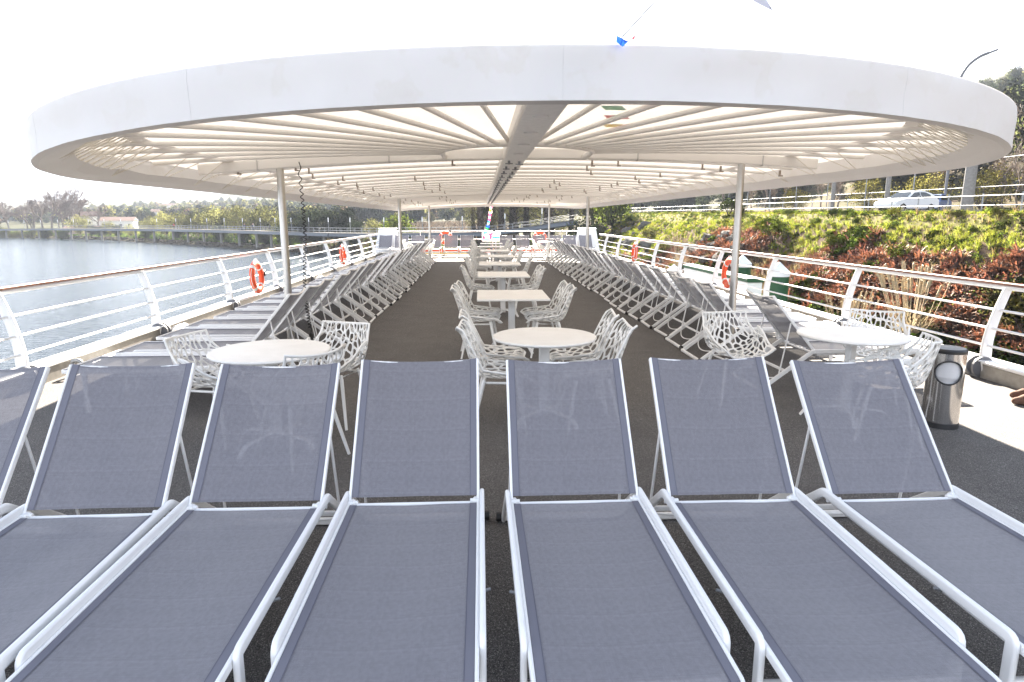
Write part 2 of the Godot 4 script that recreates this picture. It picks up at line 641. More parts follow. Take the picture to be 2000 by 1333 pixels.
func rail_out(y: float) -> float:
	return 0.15 * pow(clampf((y - 0.35) / 0.62, 0.0, 1.0), 1.5)

func side_railing(s: float):
	var lb := "white curved-post railing with brown handrail beside the open river" if s < 0 else "white curved-post railing with brown handrail beside the overgrown bank"
	var r := thing("deck_railing", lb, "railing", Vector3(s * 5.1, 0, 0))
	# post
	var b := MB.new()
	var line := []
	var sc := []
	for k in 15:
		var y := 0.03 + 0.935 * k / 14.0
		line.append(Vector3(s * rail_out(y), y, 0))
		sc.append(lerpf(1.1, 0.78, k / 14.0))
	b.sweep(line, rect_profile(0.036, 0.115, 0.008, 2), Vector3(1, 0, 0), false, false, sc)
	var post := b.mesh()
	b = MB.new()
	for dz in [-0.045, 0.045]:
		var poly := PackedVector2Array()
		for k in 20:
			var a := TAU * k / 20
			poly.append(Vector2(cos(a) * 0.125, sin(a) * 0.115))
		b.prism(poly, 0.03, Transform3D(Basis.IDENTITY, Vector3(-s * 0.05, 0.115, dz)))
	b.box(Vector3(-s * 0.03, 0.02, 0), Vector3(0.16, 0.035, 0.12))
	var brk := b.mesh()
	b = MB.new()
	b.tube(rounded([Vector3(-s * 0.13, 0.19, 0.075), Vector3(-s * 0.10, 0.19, 0.075), Vector3(-s * 0.07, 0.06, 0.075), Vector3(-s * 0.02, 0.055, 0.075)], 0.02, 3), 0.008, 6)
	var hook := b.mesh()
	var z := 7.15
	while z > -31.0:
		var p := part("post", post, M.white_paint, r, Vector3(0, 0, z))
		var k := part("bracket", brk, M.grey_plastic, p)
		part("hook", hook, M.white_paint, p)
		z -= 2.75
	for y in [0.345, 0.535, 0.735]:
		part("rail", tube_mesh([Vector3(s * rail_out(y), y, 8.8), Vector3(s * rail_out(y), y, -30.6)], 0.0135, 8), M.white_paint, r)
	part("top_rail", tube_mesh([Vector3(s * 0.15, 0.975, 8.8), Vector3(s * 0.15, 0.975, -30.6)], 0.026, 12), M.white_paint, r)
	b = MB.new()
	b.sweep([Vector3(s * 0.15, 1.012, 8.8), Vector3(s * 0.15, 1.012, -30.6)], rect_profile(0.066, 0.034, 0.013, 3), Vector3.UP)
	part("handrail", b.mesh(), M.handrail_wood, r)

func end_railing():
	var r := thing("end_railing", "plain white pipe railing across the far end of the deck", "railing", Vector3(0, 0, -32.4))
	var xs := [-5.15, -3.4, -2.0, -1.85, 0.2, 0.35, 2.3, 3.9, 5.15]
	for x in xs:
		part("post", tube_mesh([Vector3(x, 0, 0), Vector3(x, 1.12, 0)], 0.02, 8), M.white_paint, r)
	for y in [0.35, 0.72, 1.12]:
		part("rail", tube_mesh([Vector3(-5.15, y, 0), Vector3(-2.0, y, 0)], 0.018, 8), M.white_paint, r)
		part("rail", tube_mesh([Vector3(-1.85, y, 0), Vector3(0.2, y, 0)], 0.018, 8), M.white_paint, r)
		part("rail", tube_mesh([Vector3(0.35, y, 0), Vector3(5.15, y, 0)], 0.018, 8), M.white_paint, r)

# ---------------------------------------------------------------- the awning
const CA := 4.02
func roof_y(x: float) -> float:
	return 2.55 - 0.011 * x * x + 0.013 * x
func hem_y(x: float) -> float:
	return 2.287 - 0.011 * x * x + 0.013 * x
func half_w(z: float) -> float:   # z is the distance ahead of the camera
	var t := 0.0
	if z < 6.33: t = (6.33 - z) / 2.96
	elif z > 28.0: t = (z - 28.0) / 2.6
	if t >= 1.0: return 0.0
	return CA * pow(1.0 - pow(t, 2.2), 1.0 / 2.2)

func awning_outline() -> Array:
	var out := []
	for k in 61:
		var a := PI * k / 60.0
		var c := cos(a)
		out.append(Vector2(CA * signf(c) * pow(absf(c), 2.0 / 2.2), 6.33 - 2.96 * pow(sin(a), 2.0 / 2.2)))
	for k in range(1, 50):
		out.append(Vector2(-CA, lerpf(6.33, 28.0, k / 50.0)))
	for k in 41:
		var a := PI + PI * k / 40.0
		var c := cos(a)
		out.append(Vector2(CA * signf(c) * pow(absf(c), 2.0 / 2.2), 28.0 + 2.6 * pow(absf(sin(a)), 2.0 / 2.2)))
	for k in range(1, 50):
		out.append(Vector2(CA, lerpf(28.0, 6.33, k / 50.0)))
	return out

func build_canopy():
	var root := thing("awning", "long white rounded sun awning on steel posts over the deck", "awning")
	# roof cloth
	var b := MB.new()
	var zs := []
	for k in 25: zs.append(3.37 + 2.96 * (1.0 - cos(PI * 0.5 * k / 24.0)))
	for k in range(1, 45): zs.append(lerpf(6.33, 28.0, k / 45.0))
	for k in 17: zs.append(28.0 + 2.6 * sin(PI * 0.5 * k / 16.0))
	var NX := 28
	for i in zs.size() - 1:
		for j in NX:
			var q := []
			var nn := []
			for kk in [[0, 0], [0, 1], [1, 1], [1, 0]]:
				var z: float = zs[i + kk[0]]
				var x: float = half_w(z) * (2.0 * (j + kk[1]) / NX - 1.0)
				q.append(Vector3(x, roof_y(x), -z))
				nn.append(Vector3(0.022 * x - 0.013, 1, 0).normalized())
			b.tri(q[0], q[1], q[2], nn[0], nn[1], nn[2])
			b.tri(q[0], q[2], q[3], nn[0], nn[2], nn[3])
	part("roof_cloth", b.mesh(), M.awning, root)
	# valance
	var out := awning_outline()
	var fn := FastNoiseLite.new()
	fn.seed = 5
	fn.frequency = 0.55
	var n := out.size()
	var rows := [[0.0, 0.0], [0.06, 0.004], [0.25, 0.004], [0.5, 0.0], [0.75, -0.002], [1.0, 0.0]]
	var ring := []
	var cen := Vector2(0, 15)
	for i in n:
		var p: Vector2 = out[i]
		var d: Vector2 = (out[(i + 1) % n] - out[(i - 1 + n) % n]).normalized()
		var o := Vector2(d.y, -d.x)
		if o.dot(p - Vector2(0, clampf(p.y, 6.4, 27.9))) < 0.0: o = -o
		var col := []
		for r in rows:
			var y := lerpf(roof_y(p.x) + 0.004, hem_y(p.x), r[0])
			var w: float = r[1] + fn.get_noise_3d(p.x * 1.6, y * 4.0, p.y * 1.6) * 0.022 * sin(PI * r[0]) + fn.get_noise_3d(p.x * 6.0, y * 5.0, p.y * 6.0) * 0.008 * r[0]
			w += 0.012 * absf(fn.get_noise_2d(p.x * 5.0 + 40.0, p.y * 5.0)) * r[0]
			col.append(Vector3(p.x + o.x * w, y, -(p.y + o.y * w)))
		# turned-in hem
		var dr := fn.get_noise_2d(p.x * 2.2 + 9.0, p.y * 2.2) * 0.03
		col.append(Vector3(p.x - o.x * 0.04, hem_y(p.x) - 0.012, -(p.y - o.y * 0.04)))
		col.append(Vector3(p.x - o.x * 0.17, hem_y(p.x) + 0.035 + dr, -(p.y - o.y * 0.17)))
		col.append(Vector3(p.x - o.x * 0.27, hem_y(p.x) + 0.095 + dr, -(p.y - o.y * 0.27)))
		ring.append(col)
	b = MB.new()
	var m: int = ring[0].size()
	var N := []
	for i in n:
		var cn := []
		for j in m:
			var du: Vector3 = ring[(i + 1) % n][j] - ring[(i - 1 + n) % n][j]
			var dv: Vector3 = (ring[i][mini(j + 1, rows.size() - 1)] - ring[i][maxi(j - 1, 0)]) if j < rows.size() else ring[i][mini(j + 1, m - 1)] - ring[i][j - 1]
			cn.append(du.cross(dv).normalized())
		N.append(cn)
	for i in n:
		var i2 := (i + 1) % n
		for j in rows.size() - 1:
			b.tri(ring[i][j], ring[i2][j], ring[i2][j + 1], N[i][j], N[i2][j], N[i2][j + 1])
			b.tri(ring[i][j], ring[i2][j + 1], ring[i][j + 1], N[i][j], N[i2][j + 1], N[i][j + 1])
	part("valance", b.mesh(), M.valance_cloth, root)
	b = MB.new()
	for i in n:
		var i2 := (i + 1) % n
		for j in range(rows.size() - 1, m - 1):
			b.tri(ring[i][j], ring[i2][j], ring[i2][j + 1], N[i][j + 1], N[i2][j + 1], N[i2][j + 1])
			b.tri(ring[i][j], ring[i2][j + 1], ring[i][j + 1], N[i][j + 1], N[i2][j + 1], N[i][j + 1])
	part("valance_hem", b.mesh(), M.awning, root)
	# sewn joins of the valance
	for i in range(3, n, 9):
		var ln_ := []
		for j in rows.size(): ln_.append(ring[i][j])
		part("valance_seam", tube_mesh(ln_, 0.0014, 5), M.valance_cloth, root)
	var line := []
	# centre beam
	b = MB.new()
	b.cbox(Vector3(0, 2.475, -16.85), Vector3(0.29, 0.135, 26.9), 0.012)
	var beam := part("centre_beam", b.mesh(), M.tube_white, root)
	b = MB.new()
	b.box(Vector3(0, 2.402, -16.85), Vector3(0.25, 0.006, 26.86))
	part("cover_plate", b.mesh(), M.beam_metal, beam)
	b = MB.new()
	b.lathe([Vector2(0.0, -0.012), Vector2(0.05, -0.012), Vector2(0.058, -0.004), Vector2(0.058, 0.004)], 18)
	var dl := b.mesh()
	b = MB.new()
	b.box(Vector3(0, -0.02, 0), Vector3(0.03, 0.045, 0.03))
	b.box(Vector3(0, -0.035, 0.02), Vector3(0.09, 0.012, 0.012))
	var fit := b.mesh()
	var z := 4.6
	while z < 29.0:
		if z < 8.0: part("downlight", dl, M.beam_metal, beam, Vector3(0, 2.397, -z))
		else:
			for x in [-0.065, 0.065]: part("fitting", fit, M.galvanised, beam, Vector3(x, 2.398, -z - (0.1 if x > 0 else 0.0)))
		z += 0.86
	# cross beams and posts
	for zz in [8.0, 19.4, 29.6]:
		b = MB.new()
		line = []
		var hw := half_w(zz) - 0.28
		for k in 25:
			var x := lerpf(-hw, hw, k / 24.0)
			line.append(Vector3(x, 2.475 - 0.011 * x * x + 0.013 * x, -zz))
		b.sweep(line, rect_profile(0.09, 0.125, 0.02, 3), Vector3.UP)
		part("cross_beam", b.mesh(), M.tube_white, root)
		var px := 2.80 if zz < 25 else 2.72
		for s in [-1.0, 1.0]:
			var tp: float = 2.42 - 0.011 * px * px + 0.013 * px * s
			b = MB.new()
			b.lathe([Vector2(0.0, 0.0), Vector2(0.09, 0.0), Vector2(0.09, 0.012), Vector2(0.046, 0.016), Vector2(0.046, tp - 0.72), Vector2(0.044, tp - 0.72), Vector2(0.044, tp)], 20)
			part("post", b.mesh(), M.steel, root, Vector3(s * px, 0, -zz))
	# half ring and radial ribs at the near end
	b = MB.new()
	line = [Vector3(-0.84, 2.44, -7.95)]
	for k in 25:
		var a := PI - PI * k / 24.0
		line.append(Vector3(cos(a) * 0.84, 2.445, -7.45 + sin(a) * 0.84))
	line.append(Vector3(0.84, 2.44, -7.95))
	b.tube(line, 0.036, 12)
	part("half_ring", b.mesh(), M.tube_white, root)
	for k in 23:
		if k == 11: continue
		var a := PI * (k + 0.0) / 22.0
		a = PI * 0.5 + (a - PI * 0.5) * 0.985
		var d := Vector2(cos(a), -sin(a))
		var p0 := Vector2(0, 7.45) + d * 0.86
		var t := 1.0
		while t < 6.0:
			var q := Vector2(0, 7.45) + d * (t + 0.02)
			if absf(q.x) > half_w(q.y) - 0.05: break
			t += 0.02
		line = []
		for i in 13:
			var q := p0.lerp(Vector2(0, 7.45) + d * t, i / 12.0)
			line.append(Vector3(q.x, roof_y(q.x) - 0.062 - 0.045 * (1.0 - i / 12.0) + 0.025 * (i / 12.0), -q.y))
		part("rib", tube_mesh(line, 0.021, 10), M.tube_white, root)
	# arched ribs
	var clip := MB.new()
	clip.box(Vector3(0, -0.03, 0), Vector3(0.022, 0.06, 0.02))
	clip.box(Vector3(0.012, -0.066, 0), Vector3(0.045, 0.016, 0.03))
	var cmesh := clip.mesh()
	z = 8.95
	while z < 29.4:
		if absf(z - 19.4) > 0.3:
			line = []
			var hw := half_w(z) - 0.12
			for k in 25:
				var x := lerpf(-hw, hw, k / 24.0)
				line.append(Vector3(x, roof_y(x) - 0.045, -z))
			part("rib", tube_mesh(line, 0.021, 8), M.tube_white, root)
			for x in [-2.9, -1.55, 1.2, 2.35]:
				if rng.randf() < 0.85:
					var xx: float = x + rf(-0.12, 0.12) + (fmod(z, 1.8) - 0.9) * 0.3
					part("clip", cmesh, M.clip, root, Vector3(xx, roof_y(xx) - 0.065, -z))
		z += 0.87
	for x in [-3.3, -2.62, -0.75, 0.95, 2.55, 3.3]:
		part("clip", cmesh, M.clip, root, Vector3(x, 2.415 - 0.011 * x * x, -8.02))
	# cloth straps round the cross beam
	for x in [-3.05, -1.5, 1.5, 3.05]:
		b = MB.new()
		b.cbox(Vector3(x, 2.475 - 0.011 * x * x + 0.013 * x, -8.0), Vector3(0.045, 0.14, 0.104), 0.02)
		part("strap", b.mesh(), M.awning, root)
	# lacing between the roof cloth and the valance
	var unit := tube_mesh([Vector3.ZERO, Vector3(0, 1, 0)], 0.0045, 5)
	var step := 0
	var pts := []
	for i in n:
		var p: Vector2 = out[i]
		if (p.y < 5.75 and absf(p.x) > 2.7) or (p.y >= 5.75 and p.y < 22.0): pts.append(i)
	for i in pts:
		if i % 2 == 1 and out[i].y > 6.4: continue
		var p: Vector2 = out[i]
		var d: Vector2 = (out[(i + 1) % n] - out[(i - 1 + n) % n]).normalized()
		var o := Vector2(d.y, -d.x)
		if o.dot(p - Vector2(0, clampf(p.y, 6.4, 27.9))) < 0.0: o = -o
		var q := p - o * 0.17
		var A := Vector3(q.x, hem_y(p.x) + 0.04, -q.y)
		for e in [-1.0, 1.0]:
			var w: Vector2 = p - o * 0.62 + d * e * 0.22
			var B := Vector3(w.x, roof_y(w.x) - 0.03, -w.y)
			var ro := part("lacing_rope", unit, M.rope, root, A)
			var up := (B - A)
			var l := up.length()
			up /= l
			var sd := up.cross(Vector3(0.1, 0.2, 1)).normalized()
			ro.transform = Transform3D(Basis(sd, up * l, sd.cross(up)), A)
	# inner hem band of the roof cloth
	b = MB.new()
	for i in n:
		var i2 := (i + 1) % n
		var q := []
		for kk in [[i, 0.56], [i2, 0.56], [i2, 0.70], [i, 0.70]]:
			var p: Vector2 = out[kk[0]]
			var d: Vector2 = (out[(kk[0] + 1) % n] - out[(kk[0] - 1 + n) % n]).normalized()
			var o := Vector2(d.y, -d.x)
			if o.dot(p - Vector2(0, clampf(p.y, 6.4, 27.9))) < 0.0: o = -o
			var w: Vector2 = p - o * float(kk[1])
			q.append(Vector3(w.x, roof_y(w.x) - 0.012, -w.y))
		b.quad(q[0], q[1], q[2], q[3], Vector3.DOWN)
	part("cloth_hem", b.mesh(), M.awning, root)

# ---------------------------------------------------------------- land and water
var ln := FastNoiseLite.new()
var ln2 := FastNoiseLite.new()
const SHORE := [[-1400.0, -900.0], [-420.0, -420.0], [-199.0, -279.0], [-162.0, -256.0], [-134.0, -236.5], [-93.0, -197.0], [-65.5, -171.7], [-47.0, -154.5], [-37.0, -147.0], [-25.5, -134.0], [-12.0, -122.0], [0.0, -117.0], [10.0, -112.0], [14.0, -110.0]]

func shore_z(x: float) -> float:
	for i in SHORE.size() - 1:
		if x < SHORE[i + 1][0]:
			return lerpf(SHORE[i][1], SHORE[i + 1][1], clampf((x - SHORE[i][0]) / (SHORE[i + 1][0] - SHORE[i][0]), 0.0, 1.0))
	return -110.0

func road_h(z: float) -> float:
	return 2.0 + 0.0085 * clampf(-z - 28.0, -40.0, 90.0)

func left_land(x: float, z: float) -> float:
	var d := (shore_z(x) - z) * 0.72
	d += ln.get_noise_2d(x * 3.0, z * 3.0) * 2.5
	var h := WATER - 0.6 + clampf(d, -6.0, 4.0) * 0.32
	if d > 3.0: h += clampf(d - 3.0, 0.0, 18.0) * 0.075
	if d > 16.0: h += clampf(d - 16.0, 0.0, 90.0) * 0.052
	# hills behind
	var far := smoothstep(110.0, 330.0, d)
	h += far * (15.0 + 8.0 * ln2.get_noise_2d(x, z) + 10.0 * smoothstep(-260.0, -90.0, x))
	h += smoothstep(300.0, 900.0, d) * (46.0 + 24.0 * ln2.get_noise_2d(x * 0.5 + 900.0, z * 0.5))
	return h

func bank_x(z: float) -> float:
	return 24.0 + 1.2 * ln2.get_noise_1d(z * 2.0 + 50.0) - 0.0

func right_land(x: float, z: float) -> float:
	var top := road_h(z)
	var e := bank_x(z)
	var h := 0.0
	if x < e:
		var t := clampf((e - x) / 11.5, 0.0, 1.5)
		h = top - 0.05 - t * (top - WATER + 0.8)
		h += sin(clampf(t, 0.0, 1.0) * PI) * (1.1 * ln.get_noise_2d(x * 2.2, z * 1.6) + 0.5 * ln.get_noise_2d(x * 7.0, z * 7.0) + 0.35)
	else:
		h = top - 0.06
		var w := x - 44.0
		if w > 0.0:
			h += w * 0.29 * smoothstep(0.0, 25.0, w) + ln2.get_noise_2d(x, z) * minf(w * 0.1, 5.0)
	return h

func land(x: float, z: float) -> float:
	var a := left_land(x, z)
	var b := right_land(x, z)
	if z > -104.0: return maxf(b, WATER - 3.0) if x > 6.0 else WATER - 3.0
	var k := smoothstep(10.0, 26.0, x)
	if z > -115.0 and x < 12.0:
		a = minf(a, WATER - 0.5 + (x + 4.0) * 0.02)
	return lerpf(a, maxf(b, a), k)

func build_land():
	ln.seed = 3
	ln.frequency = 0.035
	ln2.seed = 9
	ln2.frequency = 0.006
	var b := MB.new()
	b.quad(Vector3(-2500, WATER, 400), Vector3(900, WATER, 400), Vector3(900, WATER, -2500), Vector3(-2500, WATER, -2500), Vector3.UP)
	structure("river", b.mesh(), M.water)
	# near bank, fine grid
	var xs := []
	var x := 8.0
	while x < 36.0:
		xs.append(x)
		x += 0.55 if x < 26 else 2.0
	for v in [40.0, 44.0, 48.0, 54.0, 60.0, 68.0, 78.0, 90.0, 105.0, 125.0, 160.0, 220.0, 320.0, 520.0]: xs.append(v)
	var zs := []
	var z := 60.0
	while z > -135.0:
		zs.append(z)
		z -= 4.0 if z > 5.0 else (0.7 if z > -60.0 else 1.4)
	zs.append(-135.0)
	structure("embankment", grid(xs, zs, func(px, pz): return right_land(px, pz) if pz > -104.0 else land(px, pz), func(px, pz, h): return bank_color(px, pz, h)), M.land)
	xs = []
	x = -330.0
	while x < 62.0:
		xs.append(x)
		x += 4.0 if x < -60.0 else 2.5
	for v in [75.0, 95.0, 130.0, 190.0, 300.0, 500.0, 900.0]: xs.append(v)
	for v in [-360.0, -420.0, -520.0, -700.0, -950.0, -1400.0]: xs.push_front(v)
	zs = []
	z = -104.5
	while z > -330.0:
		zs.append(z)
		z -= 2.5 if z > -180.0 else 5.0
	for v in [-345.0, -370.0, -400.0, -440.0, -490.0, -550.0, -620.0, -700.0, -800.0, -950.0, -1200.0, -1600.0]: zs.append(v)
	structure("terrain", grid(xs, zs, func(px, pz): return land(px, pz) - 0.25 * smoothstep(20.0, 30.0, px) * smoothstep(-134.0, -128.0, pz), func(px, pz, h): return shore_color(px, pz, h)), M.land)
	# road, kerb
	b = MB.new()
	var k := MB.new()
	var pz := 60.0
	while pz > -150.0:
		var z2 := pz - 6.0
		var y1 := road_h(pz) + 0.03
		var y2 := road_h(z2) + 0.03
		b.quad(Vector3(26.3, y1, pz), Vector3(35.0, y1, pz), Vector3(35.0, y2, z2), Vector3(26.3, y2, z2), Vector3.UP)
		k.quad(Vector3(24.9, y1 + 0.12, pz), Vector3(26.3, y1 + 0.12, pz), Vector3(26.3, y2 + 0.12, z2), Vector3(24.9, y2 + 0.12, z2), Vector3.UP)
		k.quad(Vector3(26.3, y1 + 0.12, pz), Vector3(26.3, y1 - 0.02, pz), Vector3(26.3, y2 - 0.02, z2), Vector3(26.3, y2 + 0.12, z2), Vector3.RIGHT)
		k.quad(Vector3(24.9, y1 + 0.12, pz), Vector3(24.9, y1 - 0.3, pz), Vector3(24.9, y2 - 0.3, z2), Vector3(24.9, y2 + 0.12, z2), Vector3.LEFT)
		pz = z2
	structure("road", b.mesh(), M.asphalt)
	structure("pavement", k.mesh(), M.concrete)

func grid(xs: Array, zs: Array, hf: Callable, cf: Callable) -> ArrayMesh:
	var v := PackedVector3Array()
	var c := PackedColorArray()
	var id := PackedInt32Array()
	var w := xs.size()
	for z in zs:
		for x in xs:
			var h: float = hf.call(x, z)
			v.append(Vector3(x, h, z))
			c.append(cf.call(x, z, h))
	for j in zs.size() - 1:
		for i in w - 1:
			var a := j * w + i
			id.append_array(PackedInt32Array([a, a + w, a + 1, a + 1, a + w, a + w + 1]))
	var nn := PackedVector3Array()
	nn.resize(v.size())
	for i in range(0, id.size(), 3):
		var f := (v[id[i + 2]] - v[id[i]]).cross(v[id[i + 1]] - v[id[i]])
		if f.y < 0.0:
			f = -f
			var sw := id[i + 1]
			id[i + 1] = id[i + 2]
			id[i + 2] = sw
		for k in 3: nn[id[i + k]] += f
	for i in nn.size(): nn[i] = nn[i].normalized()
	var A := []
	A.resize(Mesh.ARRAY_MAX)
	A[Mesh.ARRAY_VERTEX] = v
	A[Mesh.ARRAY_NORMAL] = nn
	A[Mesh.ARRAY_COLOR] = c
	A[Mesh.ARRAY_INDEX] = id
	var am := ArrayMesh.new()
	am.add_surface_from_arrays(Mesh.PRIMITIVE_TRIANGLES, A)
	return am

func bank_color(x: float, z: float, h: float) -> Color:
	var n := ln.get_noise_2d(x * 9.0, z * 9.0)
	var soil := Color(0.11, 0.068, 0.046).lerp(Color(0.16, 0.112, 0.078), clampf(0.5 + n, 0.0, 1.0))
	if x > 22.5 and x < 25.5: return Color(0.20, 0.20, 0.05).lerp(soil, clampf(0.4 + n, 0.0, 1.0))
	if x > 35.0: return Color(0.085, 0.088, 0.034).lerp(soil, clampf(0.45 + n, 0.0, 1.0))
	return soil

func shore_color(x: float, z: float, h: float) -> Color:
	var n := ln.get_noise_2d(x * 4.0, z * 4.0)
	if h < WATER + 0.55: return Color(0.06, 0.048, 0.036)
	if x > -45.0 and x < 6.0 and z < -140.0 and z > -260.0: return Color(0.125, 0.088, 0.052).lerp(Color(0.10, 0.095, 0.04), clampf(0.25 + n, 0.0, 1.0))
	if h < WATER + 2.6: return Color(0.085, 0.095, 0.03).lerp(Color(0.095, 0.072, 0.045), clampf(0.4 + n, 0.0, 1.0))
	return Color(0.065, 0.075, 0.032).lerp(Color(0.095, 0.085, 0.05), clampf(0.5 + n, 0.0, 1.0))

# ---------------------------------------------------------------- furniture
func surf(spine: Array, v: float) -> Array:   # point and tangent on the spine
	var k := spine.size() - 1
	var f := clampf(v, 0.0, 1.0) * k
	var i := mini(int(f), k - 1)
	var p: Vector2 = spine[i].lerp(spine[i + 1], f - i)
	var t: Vector2
	var i2 := mini(i + 1, k - 1)
	t = (spine[i + 1] - spine[i]).lerp(spine[i2 + 1] - spine[i2], f - i).normalized()
	return [p, t]

# a shell of branching struts: cells of an uneven mesh, each with its opening
func shell_mesh(spine: Array, width: Callable, curl: Callable, cells_u: int, cells_v: int, strut: float, seed_: int) -> Array:
	var r := RandomNumberGenerator.new()
	r.seed = seed_
	var L := 0.0
	for i in spine.size() - 1: L += spine[i].distance_to(spine[i + 1])
	var W := 0.52
	var S := func(u: float, v: float) -> Vector3:
		var q := surf(spine, v)
		var p: Vector2 = q[0]
		var t: Vector2 = q[1]
		var nrm := Vector2(-t.y, t.x)   # (z, y): t runs from front edge to back top
		if nrm.y < 0.0 and v < 0.3: nrm = -nrm
		nrm = Vector2(t.y, -t.x)
		var w: float = width.call(v) * 0.5
		var ph: float = curl.call(v)
		var R := w / maxf(ph, 0.05)
		var x := R * sin(u * ph)
		var d := R * (1.0 - cos(u * ph))
		var pp := p + nrm * d
		return Vector3(x, pp.y, pp.x)
	var sites := []
	for j in cells_v:
		for i in cells_u:
			sites.append(Vector2((i + 0.5 + r.randf_range(-0.42, 0.42) + (0.25 if j % 2 == 0 else -0.25)) / cells_u * W, (j + 0.5 + r.randf_range(-0.42, 0.42)) / cells_v * L))
	var b := MB.new()
	var th := 0.006
	for si in sites.size():
		var s: Vector2 = sites[si]
		var poly := PackedVector2Array([Vector2(0, 0), Vector2(W, 0), Vector2(W, L), Vector2(0, L)])
		var inner := PackedVector2Array([Vector2(0.008, 0.008), Vector2(W - 0.008, 0.008), Vector2(W - 0.008, L - 0.008), Vector2(0.008, L - 0.008)])
		var sw := strut * r.randf_range(0.75, 1.35)
		for sj in sites.size():
			if sj == si: continue
			var o: Vector2 = sites[sj]
			if absf(o.x - s.x) > 0.26 or absf(o.y - s.y) > 0.40: continue
			# stretched metric makes cells long in the direction of the branches
			var d := Vector2((o.x - s.x), (o.y - s.y) * 0.48)
			var mid := (o + s) * 0.5
			var nn := Vector2(d.x, d.y * 0.48)
			nn = nn.normalized()
			poly = clip_half(poly, mid, nn)
			inner = clip_half(inner, mid - nn * sw, nn)
			if poly.size() < 3: break
		if poly.size() < 3: continue
		if inner.size() >= 3:
			for k in 1:
				var sm := PackedVector2Array()
				for i in inner.size():
					var a := inner[i]
					var c := inner[(i + 1) % inner.size()]
					sm.append(a.lerp(c, 0.18))
					sm.append(a.lerp(c, 0.82))
				inner = sm
		var cen := Vector2.ZERO
		var has: bool = inner.size() >= 3 and poly_area(inner) > 0.00012
		var src := inner if has else poly
		for p in src: cen += p
		cen /= src.size()
		var angs := []
		for i in 14: angs.append(TAU * i / 14.0 - PI)
		for p in poly: angs.append((p - cen).angle())
		angs.sort()
		var outer := []
		var inn := []
		for a in angs:
			var d := Vector2(cos(a), sin(a))
			outer.append(cast_poly(poly, cen, d))
			inn.append(cast_poly(inner, cen, d) if has else cen)
		var F := func(p: Vector2, o: float) -> Array:
			var u := p.x / W * 2.0 - 1.0
			var v := p.y / L
			var e := 0.004
			var P: Vector3 = S.call(u, v)
			var du: Vector3 = S.call(u + e, v) - S.call(u - e, v)
			var dv: Vector3 = S.call(u, minf(v + e, 1.0)) - S.call(u, maxf(v - e, 0.0))
			var m := dv.cross(du).normalized()
			return [P + m * o, m]
		for i in angs.size():
			var j := (i + 1) % angs.size()
			if absf(angs[j] - angs[i]) < 0.0005: continue
			var of1: Array = F.call(outer[i], th)
			var of2: Array = F.call(outer[j], th)
			var if1: Array = F.call(inn[i], th)
			var if2: Array = F.call(inn[j], th)
			var ob1: Array = F.call(outer[i], -th)
			var ob2: Array = F.call(outer[j], -th)
			var ib1: Array = F.call(inn[i], -th)
			var ib2: Array = F.call(inn[j], -th)
			b.tri(of1[0], of2[0], if2[0], of1[1], of2[1], if2[1])
			b.tri(ob1[0], ob2[0], ib2[0], -ob1[1], -ob2[1], -ib2[1])
			if has:
				b.tri(of1[0], if2[0], if1[0], of1[1], if2[1], if1[1])
				b.tri(ob1[0], ib2[0], ib1[0], -ob1[1], -ib2[1], -ib1[1])
				var md: Vector3 = (S.call(cen.x / W * 2.0 - 1.0, cen.y / L) - if1[0]).normalized()
				b.quad(if1[0], if2[0], ib2[0], ib1[0], md)
	# rim
	var rim := []
	for i in 14: rim.append(S.call(-1.0 + 2.0 * i / 14.0, 0.0))
	for i in 26: rim.append(S.call(1.0, i / 26.0))
	for i in 14: rim.append(S.call(1.0 - 2.0 * i / 14.0, 1.0))
	for i in 26: rim.append(S.call(-1.0, 1.0 - i / 26.0))
	var rb := MB.new()
	rb.tube(rim, 0.0095, 8, null, true)
	return [b.mesh(), rb.mesh()]

func poly_area(p: PackedVector2Array) -> float:
	var a := 0.0
	for i in p.size(): a += p[i].cross(p[(i + 1) % p.size()])
	return absf(a) * 0.5

func clip_half(p: PackedVector2Array, o: Vector2, n: Vector2) -> PackedVector2Array:
	var out := PackedVector2Array()
	for i in p.size():
		var a := p[i]
		var b := p[(i + 1) % p.size()]
		var da := (a - o).dot(n)
		var db := (b - o).dot(n)
		if da <= 0.0: out.append(a)
		if (da < 0.0 and db > 0.0) or (da > 0.0 and db < 0.0): out.append(a.lerp(b, da / (da - db)))
	return out

func cast_poly(p: PackedVector2Array, o: Vector2, d: Vector2) -> Vector2:
	var best := 1e9
	for i in p.size():
		var a := p[i] - o
		var e := p[(i + 1) % p.size()] - p[i]
		var c := d.cross(e)
		if absf(c) < 1e-12: continue
		var t := a.cross(e) / c
		var u := a.cross(d) / c
		if t > -1e-9 and u > -1e-6 and u < 1.000001 and t < best: best = t
	return o + d * (best if best < 1e8 else 0.0)

